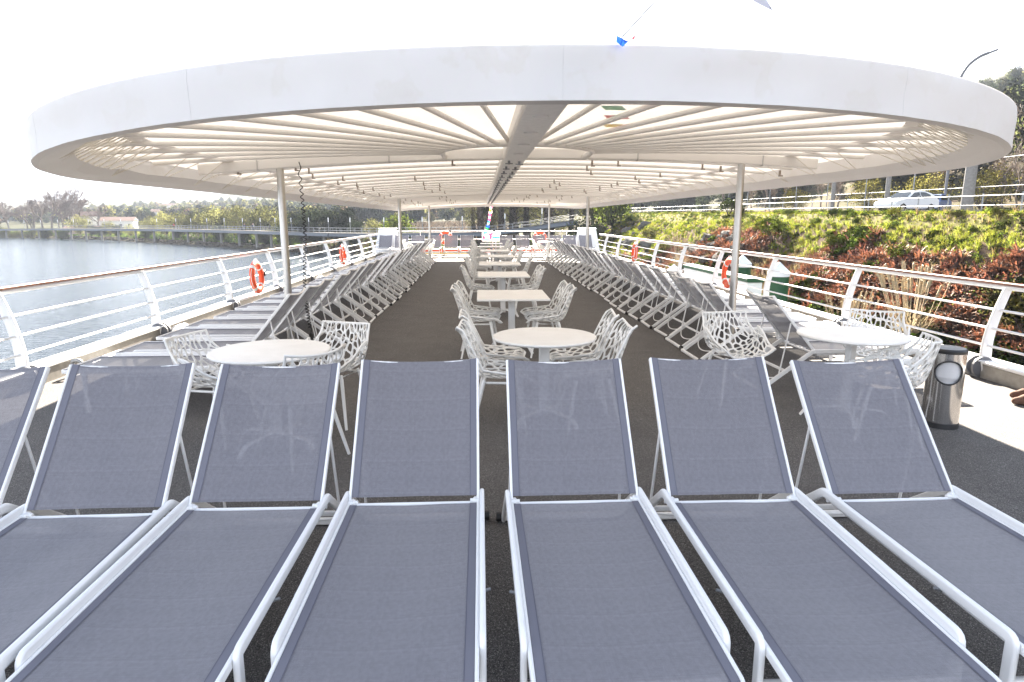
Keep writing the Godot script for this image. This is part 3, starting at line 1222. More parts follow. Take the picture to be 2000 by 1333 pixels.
func make_chair(arms: bool) -> Node3D:
	var pts: Array
	if arms: pts = [Vector2(0.235, 0.43), Vector2(0.20, 0.437), Vector2(0.05, 0.425), Vector2(-0.10, 0.42), Vector2(-0.185, 0.445), Vector2(-0.235, 0.52), Vector2(-0.27, 0.66), Vector2(-0.30, 0.80)]
	else: pts = [Vector2(0.245, 0.425), Vector2(0.215, 0.445), Vector2(0.05, 0.435), Vector2(-0.09, 0.43), Vector2(-0.175, 0.455), Vector2(-0.225, 0.53), Vector2(-0.275, 0.68), Vector2(-0.315, 0.80), Vector2(-0.345, 0.825)]
	var spine := []
	var raw := spline(pts, 10)
	# even spacing
	var L := 0.0
	var acc := [0.0]
	for i in raw.size() - 1:
		L += raw[i].distance_to(raw[i + 1])
		acc.append(L)
	for k in 61:
		var s := L * k / 60.0
		var i := 0
		while i < raw.size() - 2 and acc[i + 1] < s: i += 1
		spine.append(raw[i].lerp(raw[i + 1], clampf((s - acc[i]) / (acc[i + 1] - acc[i]), 0.0, 1.0)))
	var c: Node3D
	var sh: Array
	if arms:
		c = thing("garden_armchair", "white branch-pattern armchair", "armchair")
		sh = shell_mesh(spine, func(v): return lerpf(0.56, 0.86, smoothstep(0.0, 0.38, v)) if v < 0.5 else lerpf(0.86, 0.50, smoothstep(0.5, 0.95, v)), func(v): return deg_to_rad(lerpf(50.0, 88.0, smoothstep(0.0, 0.35, v)) if v < 0.5 else lerpf(88.0, 40.0, smoothstep(0.5, 1.0, v))), 12, 10, 0.005, 11)
	else:
		c = thing("garden_chair", "white branch-pattern chair", "chair")
		sh = shell_mesh(spine, func(v): return 0.46 - 0.05 * pow(absf(v - 0.42) / 0.58, 4.0), func(v): return deg_to_rad(lerpf(22.0, 50.0, smoothstep(0.0, 0.45, v)) if v < 0.55 else lerpf(50.0, 30.0, smoothstep(0.55, 1.0, v))), 9, 10, 0.0056, 23)
	var shell := part("shell", sh[0], M.chair_white, c)
	part("rim", sh[1], M.chair_white, shell)
	for sx in [-1.0, 1.0]:
		for sz in [-1.0, 1.0]:
			part("leg", tube_mesh([Vector3(sx * 0.15, 0.435, sz * 0.13 + 0.01), Vector3(sx * 0.165, 0.40, sz * 0.14 + 0.01), Vector3(sx * 0.235, 0.0, sz * 0.225)], 0.0135, 10, [1.2, 1.15, 0.85]), M.chair_white, c)
	part("seat_brace", tube_mesh([Vector3(-0.15, 0.415, 0.14), Vector3(0.15, 0.415, 0.14), Vector3(0.15, 0.415, -0.12), Vector3(-0.15, 0.415, -0.12), Vector3(-0.15, 0.415, 0.139)], 0.010, 8), M.chair_white, c)
	return c

func make_table(round_top: bool) -> Node3D:
	var t: Node3D
	var b := MB.new()
	if round_top:
		t = thing("round_table", "white round pedestal table", "table")
		b.lathe([Vector2(0, 0.712), Vector2(0.405, 0.712), Vector2(0.425, 0.715), Vector2(0.434, 0.722), Vector2(0.437, 0.729), Vector2(0.434, 0.736), Vector2(0.427, 0.74), Vector2(0, 0.74)], 64)
	else:
		t = thing("rectangular_table", "white rectangular pedestal table", "table")
		b.cbox(Vector3(0, 0.727, 0), Vector3(0.9, 0.026, 1.06), 0.004)
	part("table_top", b.mesh(), M.table_white, t)
	part("mounting_plate", box_mesh(Vector3(0.2, 0.016, 0.3), 0.004), M.black_plastic, t, Vector3(0, 0.7035, 0))
	b = MB.new()
	b.sweep([Vector3(0, 0.05, 0), Vector3(0, 0.70, 0)], rect_profile(0.09, 0.06, 0.014, 3), Vector3(0, 0, 1))
	part("column", b.mesh(), M.white_metal, t)
	var lg := MB.new()
	lg.sweep(rounded([Vector3(0.02, 0.10, 0), Vector3(0.31, 0.075, 0), Vector3(0.36, 0.0, 0)], 0.03, 3), rect_profile(0.05, 0.012, 0.004, 2), Vector3.UP, false)
	var lm := lg.mesh()
	for k in 4:
		var l := part("leg", lm, M.white_metal, t)
		l.rotation.y = PI * 0.25 + PI * 0.5 * k
	return t

# hinge at the origin, head towards -z, foot towards +z
const SEAT_Y := 0.375
func make_lounger(angle := 50.0, slack := 1.0, ph := 0.0) -> Node3D:
	var o := thing("sun_lounger", "sun lounger", "sun lounger")
	var ba := deg_to_rad(angle)
	var BL := 0.76
	var bdir := Vector3(0, sin(ba), -cos(ba))
	var bnor := Vector3(0, cos(ba), sin(ba))
	var hp := Vector3(0, SEAT_Y, 0)
	for s in [-1.0, 1.0]:
		var b := MB.new()
		b.sweep(rounded([Vector3(s * 0.321, 0.0, 1.06), Vector3(s * 0.321, 0.40, 1.06), Vector3(s * 0.321, 0.40, -0.05), Vector3(s * 0.321, 0.022, -0.56)], 0.022, 4), rect_profile(0.046, 0.022, 0.010, 4), Vector3(s, 0, 0))
		part("leg_frame", b.mesh(), M.white_metal, o)
		b = MB.new()
		b.lathe([Vector2(0, -0.017), Vector2(0.024, -0.017), Vector2(0.026, -0.012), Vector2(0.026, 0.012), Vector2(0.024, 0.017), Vector2(0, 0.017)], 14)
		var cap := part("end_cap", b.mesh(), M.black_rubber, o, Vector3(s * 0.345, 0.027, -0.575))
		cap.rotation.z = PI * 0.5
		b = MB.new()
		b.cbox(Vector3(s * 0.296, SEAT_Y + 0.006, 0.0), Vector3(0.036, 0.03, 0.05), 0.008)
		b.tube([Vector3(s * 0.33, SEAT_Y + 0.006, 0), Vector3(s * 0.265, SEAT_Y + 0.006, 0)], 0.012, 10)
		part("hinge", b.mesh(), M.white_metal, o)
		# prop rods under the back
		var top := hp + bdir * 0.42 + Vector3(s * 0.285, 0, 0) - bnor * 0.01
		part("prop_rod", tube_mesh([top, Vector3(s * 0.30, 0.14, -0.375)], 0.0075, 7), M.white_metal, o)
		part("side_bolt", tube_mesh([Vector3(s * 0.32, SEAT_Y, 0.75), Vector3(s * 0.35, SEAT_Y + 0.01, 0.75)], 0.006, 6), M.galvanised, o)
	var b := MB.new()
	b.sweep([Vector3(-0.33, 0.022, -0.575), Vector3(0.33, 0.022, -0.575)], rect_profile(0.034, 0.038, 0.012, 3), Vector3.UP)
	part("rear_crossbar", b.mesh(), M.white_metal, o)
	b = MB.new()
	b.sweep([Vector3(-0.325, 0.235, 1.06), Vector3(0.325, 0.235, 1.06)], rect_profile(0.025, 0.05, 0.008, 2), Vector3.UP)
	part("front_crossbar", b.mesh(), M.white_metal, o)
	b = MB.new()
	b.sweep([Vector3(-0.325, 0.20, -0.30), Vector3(0.325, 0.20, -0.30)], rect_profile(0.02, 0.028, 0.006, 2), Vector3.UP)
	part("rear_brace", b.mesh(), M.white_metal, o)
	var arc := []
	for k in 13:
		var x := lerpf(-0.30, 0.30, k / 12.0)
		arc.append(Vector3(x, 0.14 - 0.05 * (1.0 - pow(x / 0.30, 2.0)), -0.375 - 0.06 * (1.0 - pow(x / 0.30, 2.0))))
	part("prop_bow", tube_mesh(arc, 0.007, 6), M.white_metal, o)
	# seat
	b = MB.new()
	var FZ := 1.27
	b.sweep(rounded([Vector3(-0.303, SEAT_Y, 0.0), Vector3(-0.303, SEAT_Y, FZ), Vector3(0.303, SEAT_Y, FZ), Vector3(0.303, SEAT_Y, 0.0)], 0.04, 4), rect_profile(0.014, 0.034, 0.005, 2), Vector3.UP)
	b.tube([Vector3(-0.29, SEAT_Y - 0.004, 0.005), Vector3(0.29, SEAT_Y - 0.004, 0.005)], 0.011, 8)
	part("seat_frame", b.mesh(), M.white_metal, o)
	var sag := func(u: float, v: float) -> float: return -0.016 * slack * (1.0 - u * u) * sin(PI * clampf(v, 0.0, 1.0)) - 0.004 * (1.0 - u * u) + (1.0 - u * u) * 0.0035 * slack * sin(v * 9.0 + ph + u * 1.7) * sin(u * 3.0 + ph * 2.0)
	var seat := part("seat_fabric", sheet(func(u, v): return Vector3(u * 0.296, SEAT_Y + 0.011 + sag.call(u, v), lerpf(0.035, FZ - 0.01, v)), 0.58, 1.22), M.sling, o)
	hems(func(u, v): return Vector3(u * 0.296, SEAT_Y + 0.013 + sag.call(u, v), lerpf(0.035, FZ - 0.01, v)), seat, Vector3.UP)
	# back
	b = MB.new()
	var bow := func(u: float) -> Vector3: return -bnor * 0.036 * (1.0 - u * u)
	for s in [-1.0, 1.0]:
		b.sweep([hp + Vector3(s * 0.303, 0, 0), hp + bdir * BL + Vector3(s * 0.303, 0, 0)], rect_profile(0.013, 0.028, 0.005, 2), bnor)
	var tl := []
	for k in 17:
		var u := lerpf(-1.0, 1.0, k / 16.0)
		tl.append(hp + bdir * BL + Vector3(u * 0.303, 0, 0) + bow.call(u))
	b.sweep(tl, rect_profile(0.014, 0.018, 0.006, 2), bnor)
	part("back_frame", b.mesh(), M.white_metal, o)
	var bs := func(u: float, v: float, lift: float) -> Vector3:
		var t := lerpf(0.03, BL + 0.004, v)
		return hp + bdir * t + Vector3(u * 0.296, 0, 0) + bow.call(u) * pow(v, 0.6) + bnor * (lift + 0.008 + (1.0 - u * u) * (0.004 * slack * sin(v * 7.0 + ph + u * 2.1) * sin(u * 2.5 + ph) - 0.006 * slack * sin(PI * v)))
	var back := part("back_fabric", sheet(func(u, v): return bs.call(u, v, 0.0), 0.58, 0.74), M.sling, o)
	hems(func(u, v): return bs.call(u, v, 0.002), back, bnor)
	return o

func sheet(f: Callable, w: float, l: float) -> ArrayMesh:
	var b := MB.new()
	var nu := 14
	var nv := 22
	var P := []
	var N := []
	for j in nv + 1:
		for i in nu + 1:
			var u := 2.0 * i / nu - 1.0
			var v := float(j) / nv
			P.append(f.call(u, v))
			var e := 0.02
			var du: Vector3 = f.call(minf(u + e, 1.0), v) - f.call(maxf(u - e, -1.0), v)
			var dv: Vector3 = f.call(u, minf(v + e, 1.0)) - f.call(u, maxf(v - e, 0.0))
			var m := du.cross(dv).normalized()
			if m.y < 0.0: m = -m
			N.append(m)
	var W := nu + 1
	for j in nv:
		for i in nu:
			var a := j * W + i
			var ua := Vector2(w * i / nu, l * j / nv)
			var ud := Vector2(w * (i + 1) / nu, l * (j + 1) / nv)
			b.tri(P[a], P[a + 1], P[a + W + 1], N[a], N[a + 1], N[a + W + 1], ua, Vector2(ud.x, ua.y), ud)
			b.tri(P[a], P[a + W + 1], P[a + W], N[a], N[a + W + 1], N[a + W], ua, ud, Vector2(ua.x, ud.y))
	return b.mesh()

func hems(f: Callable, parent: Node3D, up: Vector3):
	for s in [-1.0, 1.0]:
		var b := MB.new()
		var st := MB.new()
		for j in 14:
			var v0 := j / 14.0
			var v1 := (j + 1) / 14.0
			b.quad(f.call(s * 0.995, v0), f.call(s * 0.89, v0), f.call(s * 0.89, v1), f.call(s * 0.995, v1), up)
			for u in [0.9]:
				st.quad(f.call(s * u, v0) + up * 0.001, f.call(s * (u - 0.004), v0) + up * 0.001, f.call(s * (u - 0.004), v1) + up * 0.001, f.call(s * u, v1) + up * 0.001, up)
		part("hem", b.mesh(), M.sling_hem, parent)
		part("seam", st.mesh(), M.stitch, parent)

const ORD := ["first", "second", "third", "fourth", "fifth", "sixth", "seventh", "eighth", "ninth", "tenth", "eleventh", "twelfth", "thirteenth", "fourteenth", "fifteenth", "sixteenth", "seventeenth", "eighteenth", "nineteenth", "twentieth", "twenty-first", "twenty-second", "twenty-third", "twenty-fourth", "twenty-fifth", "twenty-sixth", "twenty-seventh", "twenty-eighth"]

func build_furniture():
	# front row of loungers
	var l := make_lounger()
	var lv := [l, make_lounger(51.5, 1.5, 1.3), make_lounger(48.8, 0.7, 2.9), make_lounger(50.6, 1.2, 4.4)]
	l.position = Vector3(-2.93, 0, -2.80)
	l.set_meta("group", "loungers in the front row")
	var names := ["grey mesh sun lounger at the river-side end of the unshared front row", "", "", "", "", "", ""]
	var fl := ["grey sling lounger at the river-side end of the row turned to the tables", "second grey sling lounger from the river end of the front row", "grey sling lounger standing in front of the round table by the river", "third lounger from the bin in the front row, wide gap on its right", "grey sling lounger hiding the near side of the middle round table", "grey sling lounger in front of the lone armchair beside the steel post", "grey sling lounger at the bin end of the front row"]
	fl[3] = "grey sling lounger whose back overlaps the two left chairs of the middle round table"
	var xs := [-2.93, -2.19, -1.48, -0.745, 0.02, 0.775, 1.555]
	l.set_meta("label", fl[0])
	var lz := [-2.78, -2.80, -2.84, -2.86, -2.84, -2.81, -2.79]
	var marks := []
	for i in range(1, 7):
		var src: Node3D = lv[i % 4]
		var c: Node3D = src
		if i < 4:
			c.position = Vector3(xs[i], 0, lz[i])
			c.rotation.y = [0, 0.01, -0.012, 0.0][i]
			c.set_meta("label", fl[i])
			c.set_meta("group", "loungers in the front row")
		else: c = copy(src, Vector3(xs[i], 0, lz[i]), [0, 0.01, -0.012, 0.0, 0.004, -0.008, 0.012][i], fl[i])
		if i >= 5:
			var mk := MB.new()
			mk.box(Vector3(-0.321, 0.255, 1.0845), Vector3(0.02, 0.004, 0.001), Basis(Vector3(0, 0, 1), -0.6))
			mk.box(Vector3(-0.315, 0.247, 1.0845), Vector3(0.008, 0.007, 0.001))
			part("arrow_mark", mk.mesh(), M.black_plastic, c)
	var fb := make_lounger(6.0, 1.0, 0.4)
	fb.position = Vector3(-2.86, 0, -5.98)
	fb.rotation.y = -PI * 0.5
	tag(fb, "grey sling lounger with its back folded flat beside the round table by the river", "sun lounger", "loungers in the row along the river side")
	# side rows: heads to the aisle
	var zl := -6.75
	var k := 0
	while zl > -26.2:
		copy(lv[rng.randi() % 4], Vector3(-2.80 + rf(-0.05, 0.05), 0, zl), -PI * 0.5 + rf(-0.035, 0.035), "%s grey sling lounger from the coiled cable in the row with feet to the river" % ORD[k], "loungers in the row along the river side")
		k += 1
		zl -= 0.78 + rf(-0.05, 0.06)
	copy(l, Vector3(2.92, 0, -6.42), PI * 0.5 + 0.03, "grey sling lounger standing apart at the table end of the bank-side row", "loungers in the row along the bank side")
	zl = -7.75
	k = 0
	while zl > -26.4:
		copy(lv[rng.randi() % 4], Vector3(2.82 + rf(-0.05, 0.05), 0, zl), PI * 0.5 + rf(-0.035, 0.035), "%s grey sling lounger after the lone one, feet to the bank-side railing" % ORD[k], "loungers in the row along the bank side")
		k += 1
		zl -= 0.78 + rf(-0.05, 0.06)
	k = -1
	for x in [-4.84, -4.1, -3.35, -2.57, -1.79, -1.05, 0.8, 1.56, 2.34, 3.1, 3.8, 4.56]:
		k += 1
		copy(l, Vector3(x, 0, -30.2), rf(-0.03, 0.03), "%s grey sling lounger from the river-side cabinet in the row along the end railing" % ORD[k], "loungers along the far end railing")
	# tables
	var rt := make_table(true)
	rt.position = Vector3(0.11, 0, -5.27)
	rt.set_meta("label", "white round table standing in the aisle at the head of the rectangular tables")
	copy(rt, Vector3(-2.0, 0, -4.78), 0.3, "white round table with three armchairs by the coiled black cable")
	copy(rt, Vector3(2.74, 0, -5.22), 0.5, "white round table with three armchairs beside the steel bin")
	copy(rt, Vector3(-3.1, 0, -28.0), 0.2, "white round table in the sun near the far left white cabinet")
	copy(rt, Vector3(2.5, 0, -28.2), 0.2, "white round table in the sun near the far right white cabinet")
	var tb := make_table(false)
	var ord := ["first", "second", "third", "fourth", "fifth", "sixth", "last"]
	var tz := [-8.29, -11.45, -14.35, -17.3, -20.3, -23.3, -26.3]
	for i in 7:
		var lab := "%s white rectangular table in the aisle counting from the round one" % ord[i] if i < 6 else "white rectangular table at the sunlit end of the aisle row"
		if i == 0:
			tb.position = Vector3(-0.02, 0, tz[0])
			tb.set_meta("label", lab)
			tb.set_meta("group", "rectangular tables down the aisle")
		else: copy(tb, Vector3(rf(-0.05, 0.03), 0, tz[i]), rf(-0.01, 0.01), lab)
	# side chairs
	var ch := make_chair(false)
	ch.position = Vector3(-0.27, 0, -5.76)
	ch.rotation.y = PI * 0.5 + 0.05
	ch.set_meta("label", "white branch-pattern chair on the river side of the middle round table, by the first rectangular table")
	ch.set_meta("label", "white openwork chair at the middle round table, river side, towards the rectangular tables")
	ch.set_meta("group", "openwork chairs at the aisle tables")
	copy(ch, Vector3(-0.27, 0, -5.10), PI * 0.5 - 0.08, "white openwork chair at the middle round table, river side, next to the front loungers")
	copy(ch, Vector3(0.47, 0, -5.72), -PI * 0.5 - 0.04, "white openwork chair at the middle round table, bank side, towards the rectangular tables")
	copy(ch, Vector3(0.47, 0, -5.10), -PI * 0.5 + 0.06, "white openwork chair at the middle round table, bank side, next to the front loungers")
	for i in 7:
		for s in [-1.0, 1.0]:
			for q in [-0.27, 0.27]:
				if i == 1 and s < 0 and q > 0: continue
				copy(ch, Vector3(-0.02 + s * (0.41 + rf(-0.03, 0.05)), 0, tz[i] + q + rf(-0.03, 0.03)), -s * PI * 0.5 + rf(-0.1, 0.1), "white openwork chair at the %s rectangular table, %s side, %s the round table" % [ord[i], "river" if s < 0 else "bank", "away from" if q < 0.0 else "towards"])
	# armchairs
	var ac := make_chair(true)
	var list := [[-2.76, -5.02, 0.95, 0.25, "white openwork armchair with its back to the river at the table by the coiled cable"],
		[-1.58, -5.62, -0.35, 0.95, "white openwork armchair beside the first shaded loungers of the river row"],
		[-1.52, -4.32, -0.72, -0.62, "white openwork armchair turned away, close behind the front loungers near the coiled cable"],
		[1.93, -6.1, 0.16, 1.0, "white openwork armchair in front of the steel post on the bank side"],
		[3.50, -6.10, -0.55, 0.85, "white openwork armchair with its back to the bank-side railing"],
		[3.02, -4.60, -0.85, -0.42, "white openwork armchair standing against the steel bin"],
		[-3.75, -28.0, 1.0, 0.1, "small white armchair in the sun near the far left cabinet"],
		[-2.4, -28.1, -1.0, 0.05, "white armchair in the sun on the aisle side of the far left round table"],
		[1.85, -28.0, 0.95, 0.1, "white armchair in the sun on the aisle side of the far right round table"],
		[3.15, -28.2, -1.0, 0.0, "small white armchair in the sun near the far right cabinet"]]
	for i in list.size():
		var a: Array = list[i]
		var d := Vector2(a[2], a[3]).normalized()
		var p := Vector3(a[0] + d.x * 0.27, 0, a[1] + d.y * 0.27)
		if i == 0:
			ac.position = p
			ac.rotation.y = atan2(d.x, d.y)
			ac.set_meta("label", a[4])
			ac.set_meta("group", "openwork armchairs")
		else: copy(ac, p, atan2(d.x, d.y), a[4])

# ---------------------------------------------------------------- smaller things on board
func lifebuoy(x: float, y: float, z: float, label: String, lamp: bool):
	var s := signf(x)
	var t := thing("lifebuoy", label, "lifebuoy", Vector3(x, y, z), 0.0, "lifebuoys on the railings")
	t.rotation.z = -s * 0.06
	var b := MB.new()
	var line := []
	for k in 40:
		var a := TAU * k / 40
		line.append(Vector3(0, sin(a) * 0.262, cos(a) * 0.262))
	var prof := []
	for k in 14:
		var a := TAU * k / 14
		prof.append(Vector2(cos(a) * 0.072, sin(a) * 0.05))
	# profile: wide in the ring's plane
	for i in 40:
		var i2 := (i + 1) % 40
		for j in 14:
			var j2 := (j + 1) % 14
			var q := []
			var nn := []
			for kk in [[i, j], [i2, j], [i2, j2], [i, j2]]:
				var rad: Vector3 = line[kk[0]].normalized()
				var p: Vector2 = prof[kk[1]]
				q.append(line[kk[0]] + rad * p.x + Vector3(p.y, 0, 0))
				nn.append((rad * p.x / 0.072 + Vector3(p.y / 0.05, 0, 0)).normalized())
			b.tri(q[0], q[1], q[2], nn[0], nn[1], nn[2])
			b.tri(q[0], q[2], q[3], nn[0], nn[2], nn[3])
	var ring := part("ring", b.mesh(), M.orange, t)
	for k in 4:
		b = MB.new()
		var a0 := PI * 0.25 + PI * 0.5 * k
		var bl := []
		for i in 6:
			var a := a0 + (i - 2.5) * 0.045
			bl.append(Vector3(0, sin(a) * 0.262, cos(a) * 0.262))
		for i in 5:
			for j in 14:
				var q := []
				var m := Vector3.ZERO
				for kk in [[i, j], [i + 1, j], [i + 1, (j + 1) % 14], [i, (j + 1) % 14]]:
					var rad: Vector3 = bl[kk[0]].normalized()
					var p: Vector2 = prof[kk[1]] * 1.035
					q.append(bl[kk[0]] + rad * p.x + Vector3(p.y, 0, 0))
					m += rad * p.x / 0.072 + Vector3(p.y / 0.05, 0, 0)
				b.quad(q[0], q[1], q[2], q[3], m.normalized())
		part("reflective_band", b.mesh(), M.reflective, ring)
	var rope := []
	for k in 48:
		var a := TAU * k / 48
		var rr := 0.342 + 0.022 * cos(4.0 * (a - PI * 0.25) + PI)
		rope.append(Vector3(-s * 0.012, sin(a) * rr, cos(a) * rr))
	b = MB.new()
	b.tube(rope, 0.006, 5, null, true)
	part("grab_rope", b.mesh(), M.flag_white, t)
	part("holder", tube_mesh([Vector3(s * 0.06, -0.2, 0), Vector3(s * 0.09, -0.36, 0), Vector3(s * 0.14, -0.4, 0)], 0.01, 6), M.galvanised, t)
	if lamp:
		b = MB.new()
		b.lathe([Vector2(0, -0.07), Vector2(0.022, -0.06), Vector2(0.03, 0.0), Vector2(0.02, 0.06), Vector2(0, 0.065)], 10)
		b.box(Vector3(0.02, 0.05, 0.03), Vector3(0.05, 0.02, 0.08))
		var lm := part("marker_lamp", b.mesh(), M.black_plastic, t, Vector3(-s * 0.02, 0.08, -0.37))
		lm.rotation.x = 1.9

func build_small_things():
	lifebuoy(-4.93, 0.55, -13.15, "orange lifebuoy with a black marker lamp on the river-side railing", true)
	lifebuoy(-4.93, 0.55, -21.35, "orange lifebuoy on the river-side railing towards the white cabinet", false)
	lifebuoy(4.93, 0.56, -22.2, "orange lifebuoy on the bank-side railing towards the white cabinet", false)
	lifebuoy(4.93, 0.56, -13.6, "orange lifebuoy hung behind the steel post on the bank-side railing", false)
	for p in [[-2.15, "orange lifebuoy leaning on the end railing, river side"], [2.55, "orange lifebuoy leaning on the end railing, bank side"]]:
		var n := get_child_count()
		lifebuoy(p[0], 0.80, -32.25, p[1], false)
		var c: Node3D = get_child(n)
		c.rotation = Vector3(0, PI * 0.5, 0)
	# steel bin
	var t := thing("waste_bin", "round stainless steel waste bin with an oval side opening", "bin", Vector3(3.42, 0, -4.98))
	var b := MB.new()
	var R := 0.135
	var hole := func(a: float, y: float) -> bool: return false
	# body as a grid so that the oval opening is a real hole
	var NA := 72
	var NY := 40
	var oc := Vector2(2.02, 0.475)   # angle, height
	var inside := func(a: float, y: float) -> float:
		return pow(wrapf(a - oc.x, -PI, PI) * R / 0.098, 2.0) + pow((y - oc.y) / 0.092, 2.0)
	for i in NA:
		for j in NY:
			var q := []
			var nn := []
			var inn := 0
			for kk in [[0, 0], [1, 0], [1, 1], [0, 1]]:
				var a: float = TAU * (i + kk[0]) / NA
				var y: float = 0.045 + 0.585 * (j + kk[1]) / NY
				var f: float = inside.call(a, y)
				if f < 1.0:
					inn += 1
					# pull to the edge of the oval
					var da := wrapf(a - oc.x, -PI, PI)
					var g := 1.0 / maxf(sqrt(f), 0.05)
					a = oc.x + da * minf(g, 6.0)
					y = oc.y + (y - oc.y) * minf(g, 6.0)
				q.append(Vector3(cos(a) * R, y, sin(a) * R))
				nn.append(Vector3(cos(a), 0, sin(a)))
			if inn == 4: continue
			var u0 := Vector2(float(j) / NY * 0.2, i / 12.0)
			b.tri(q[0], q[1], q[2], nn[0], nn[1], nn[2], Vector2(0.1, i / 12.0), Vector2(0.1, (i + 1) / 12.0), Vector2(0.2, (i + 1) / 12.0))
			b.tri(q[0], q[2], q[3], nn[0], nn[2], nn[3], Vector2(0.1, i / 12.0), Vector2(0.2, (i + 1) / 12.0), Vector2(0.2, i / 12.0))
	part("body", b.mesh(), M.brushed, t)
	b = MB.new()
	b.lathe([Vector2(0, 0.0), Vector2(R + 0.004, 0.0), Vector2(R + 0.004, 0.04), Vector2(R - 0.004, 0.047), Vector2(0, 0.047)], 40)
	part("base_ring", b.mesh(), M.black_rubber, t)
	b = MB.new()
	b.lathe([Vector2(R - 0.03, 0.628), Vector2(R + 0.003, 0.628), Vector2(R + 0.004, 0.65), Vector2(R - 0.01, 0.664), Vector2(0.05, 0.672), Vector2(0, 0.672)], 40)
	part("lid", b.mesh(), M.black_plastic, t)
	b = MB.new()
	var ol := []
	for k in 36:
		var a := TAU * k / 36
		var ang := oc.x + cos(a) * 0.102 / R
		ol.append(Vector3(cos(ang) * (R + 0.002), oc.y + sin(a) * 0.096, sin(ang) * (R + 0.002)))
	b.tube(ol, 0.007, 6, null, true)
	part("opening_trim", b.mesh(), M.black_plastic, t)
	b = MB.new()
	b.lathe([Vector2(R - 0.022, 0.05), Vector2(R - 0.022, 0.40), Vector2(R - 0.012, 0.43), Vector2(R - 0.012, 0.62)], 32)
	part("bin_liner", b.mesh(), M.flag_white, t)
	# coiled cable hanging from the awning
	t = thing("coiled_cable", "black coiled cable hanging beside the steel post", "cable", Vector3(-2.47, 0, -7.62))
	var line := [Vector3(0, 2.34, 0)]
	var turns := 38
	for k in turns * 10 + 1:
		var a := TAU * k / 10.0
		var f := float(k) / (turns * 10)
		var pitch := pow(f, 0.72)
		line.append(Vector3(cos(a) * 0.017 + 0.02 * sin(f * 7.0), 2.28 - 1.86 * pitch, sin(a) * 0.017))
	line.append(Vector3(0.02, 0.36, 0))
	part("cord", tube_mesh(line, 0.0058, 5), M.black_rubber, t)
	b = MB.new()
	b.cbox(Vector3(0.02, 0.31, 0), Vector3(0.05, 0.11, 0.035), 0.012)
	part("plug", b.mesh(), M.black_plastic, t)
	# white cabinets at the far end
	for x in [-4.85, 4.75]:
		t = thing("vent_cabinet", "white tapering cabinet at the far end by the %s railing" % ("river" if x < 0 else "bank-side"), "cabinet", Vector3(x, 0, -31.3), 0.0, "white tapering cabinets")
		b = MB.new()
		var lo := [Vector3(-0.62, 0, 0.45), Vector3(0.62, 0, 0.45), Vector3(0.62, 0, -0.45), Vector3(-0.62, 0, -0.45)]
		var hi := [Vector3(-0.40, 1.24, 0.2), Vector3(0.40, 1.24, 0.2), Vector3(0.40, 1.24, -0.3), Vector3(-0.40, 1.24, -0.3)]
		for i in 4:
			var j := (i + 1) % 4
			var m: Vector3 = (hi[i] - lo[i]).cross(lo[j] - lo[i]).normalized()
			if m.dot(lo[i] + lo[j]) < 0.0: m = -m
			b.quad(lo[i], lo[j], hi[j], hi[i], m)
		b.quad(hi[0], hi[1], hi[2], hi[3], Vector3.UP)
		part("casing", b.mesh(), M.white_paint, t)
		part("lid", box_mesh(Vector3(0.86, 0.05, 0.56), 0.012), M.white_paint, t, Vector3(0, 1.262, -0.05))
	# pipes and lamps by the gutters
	b = MB.new()
	b.lathe([Vector2(0.055, -0.14), Vector2(0.07, -0.14), Vector2(0.07, -0.05), Vector2(0.078, -0.045), Vector2(0.078, -0.015), Vector2(0.07, -0.01), Vector2(0.07, 0.14), Vector2(0.055, 0.14), Vector2(0.055, -0.14)], 24)
	var pm := b.mesh()
	b = MB.new()
	b.tube(rounded([Vector3(0, -0.02, 0.05), Vector3(0, -0.085, 0.05), Vector3(0.1, -0.085, 0.05)], 0.02, 3), 0.012, 6)
	b.box(Vector3(0, -0.085, 0), Vector3(0.05, 0.03, 0.2))
	var sm := b.mesh()
	for p in [[-4.86, -9.55, "grey-white drain pipe end on the river-side gutter behind the chairs"], [-4.86, -17.9, "grey-white drain pipe end on the river-side gutter between the two lifebuoys"], [4.86, -9.3, "grey-white drain pipe end on the bank-side gutter near the round table"], [4.86, -17.9, "grey-white drain pipe end on the bank-side gutter between the two lifebuoys"]]:
		t = thing("drain_pipe", p[2], "pipe", Vector3(p[0], 0.105, p[1]), 0.0, "drain pipe ends on the gutters")
		var bd := part("pipe", pm, M.white_metal, t)
		bd.rotation.x = PI * 0.5
		part("support", sm, M.galvanised, t)
	t = thing("light_bar", "ribbed white light bar lying against the river-side gutter", "lamp", Vector3(-4.93, 0, -7.75))
	b = MB.new()
	b.cbox(Vector3(0, 0.055, 0), Vector3(0.10, 0.07, 0.72), 0.012)
	part("housing", b.mesh(), M.white_metal, t)
	b = MB.new()
	for k in 22: b.box(Vector3(0.052, 0.058, -0.33 + 0.03 * k), Vector3(0.008, 0.045, 0.012))
	part("ribs", b.mesh(), M.grey_metal, t)
	part("feet", box_mesh(Vector3(0.06, 0.022, 0.5)), M.galvanised, t, Vector3(0, 0.011, 0))
	t = thing("vent_hook", "small grey hooked vent pipe in front of the light bar", "pipe", Vector3(-4.92, 0, -7.1))
	part("pipe", tube_mesh(rounded([Vector3(0, 0, 0), Vector3(0, 0.17, 0), Vector3(0.09, 0.17, 0), Vector3(0.09, 0.10, 0)], 0.04, 4), 0.024, 10), M.galvanised, t)
	part("flange", box_mesh(Vector3(0.09, 0.012, 0.09), 0.003), M.galvanised, t, Vector3(0, 0.007, 0))
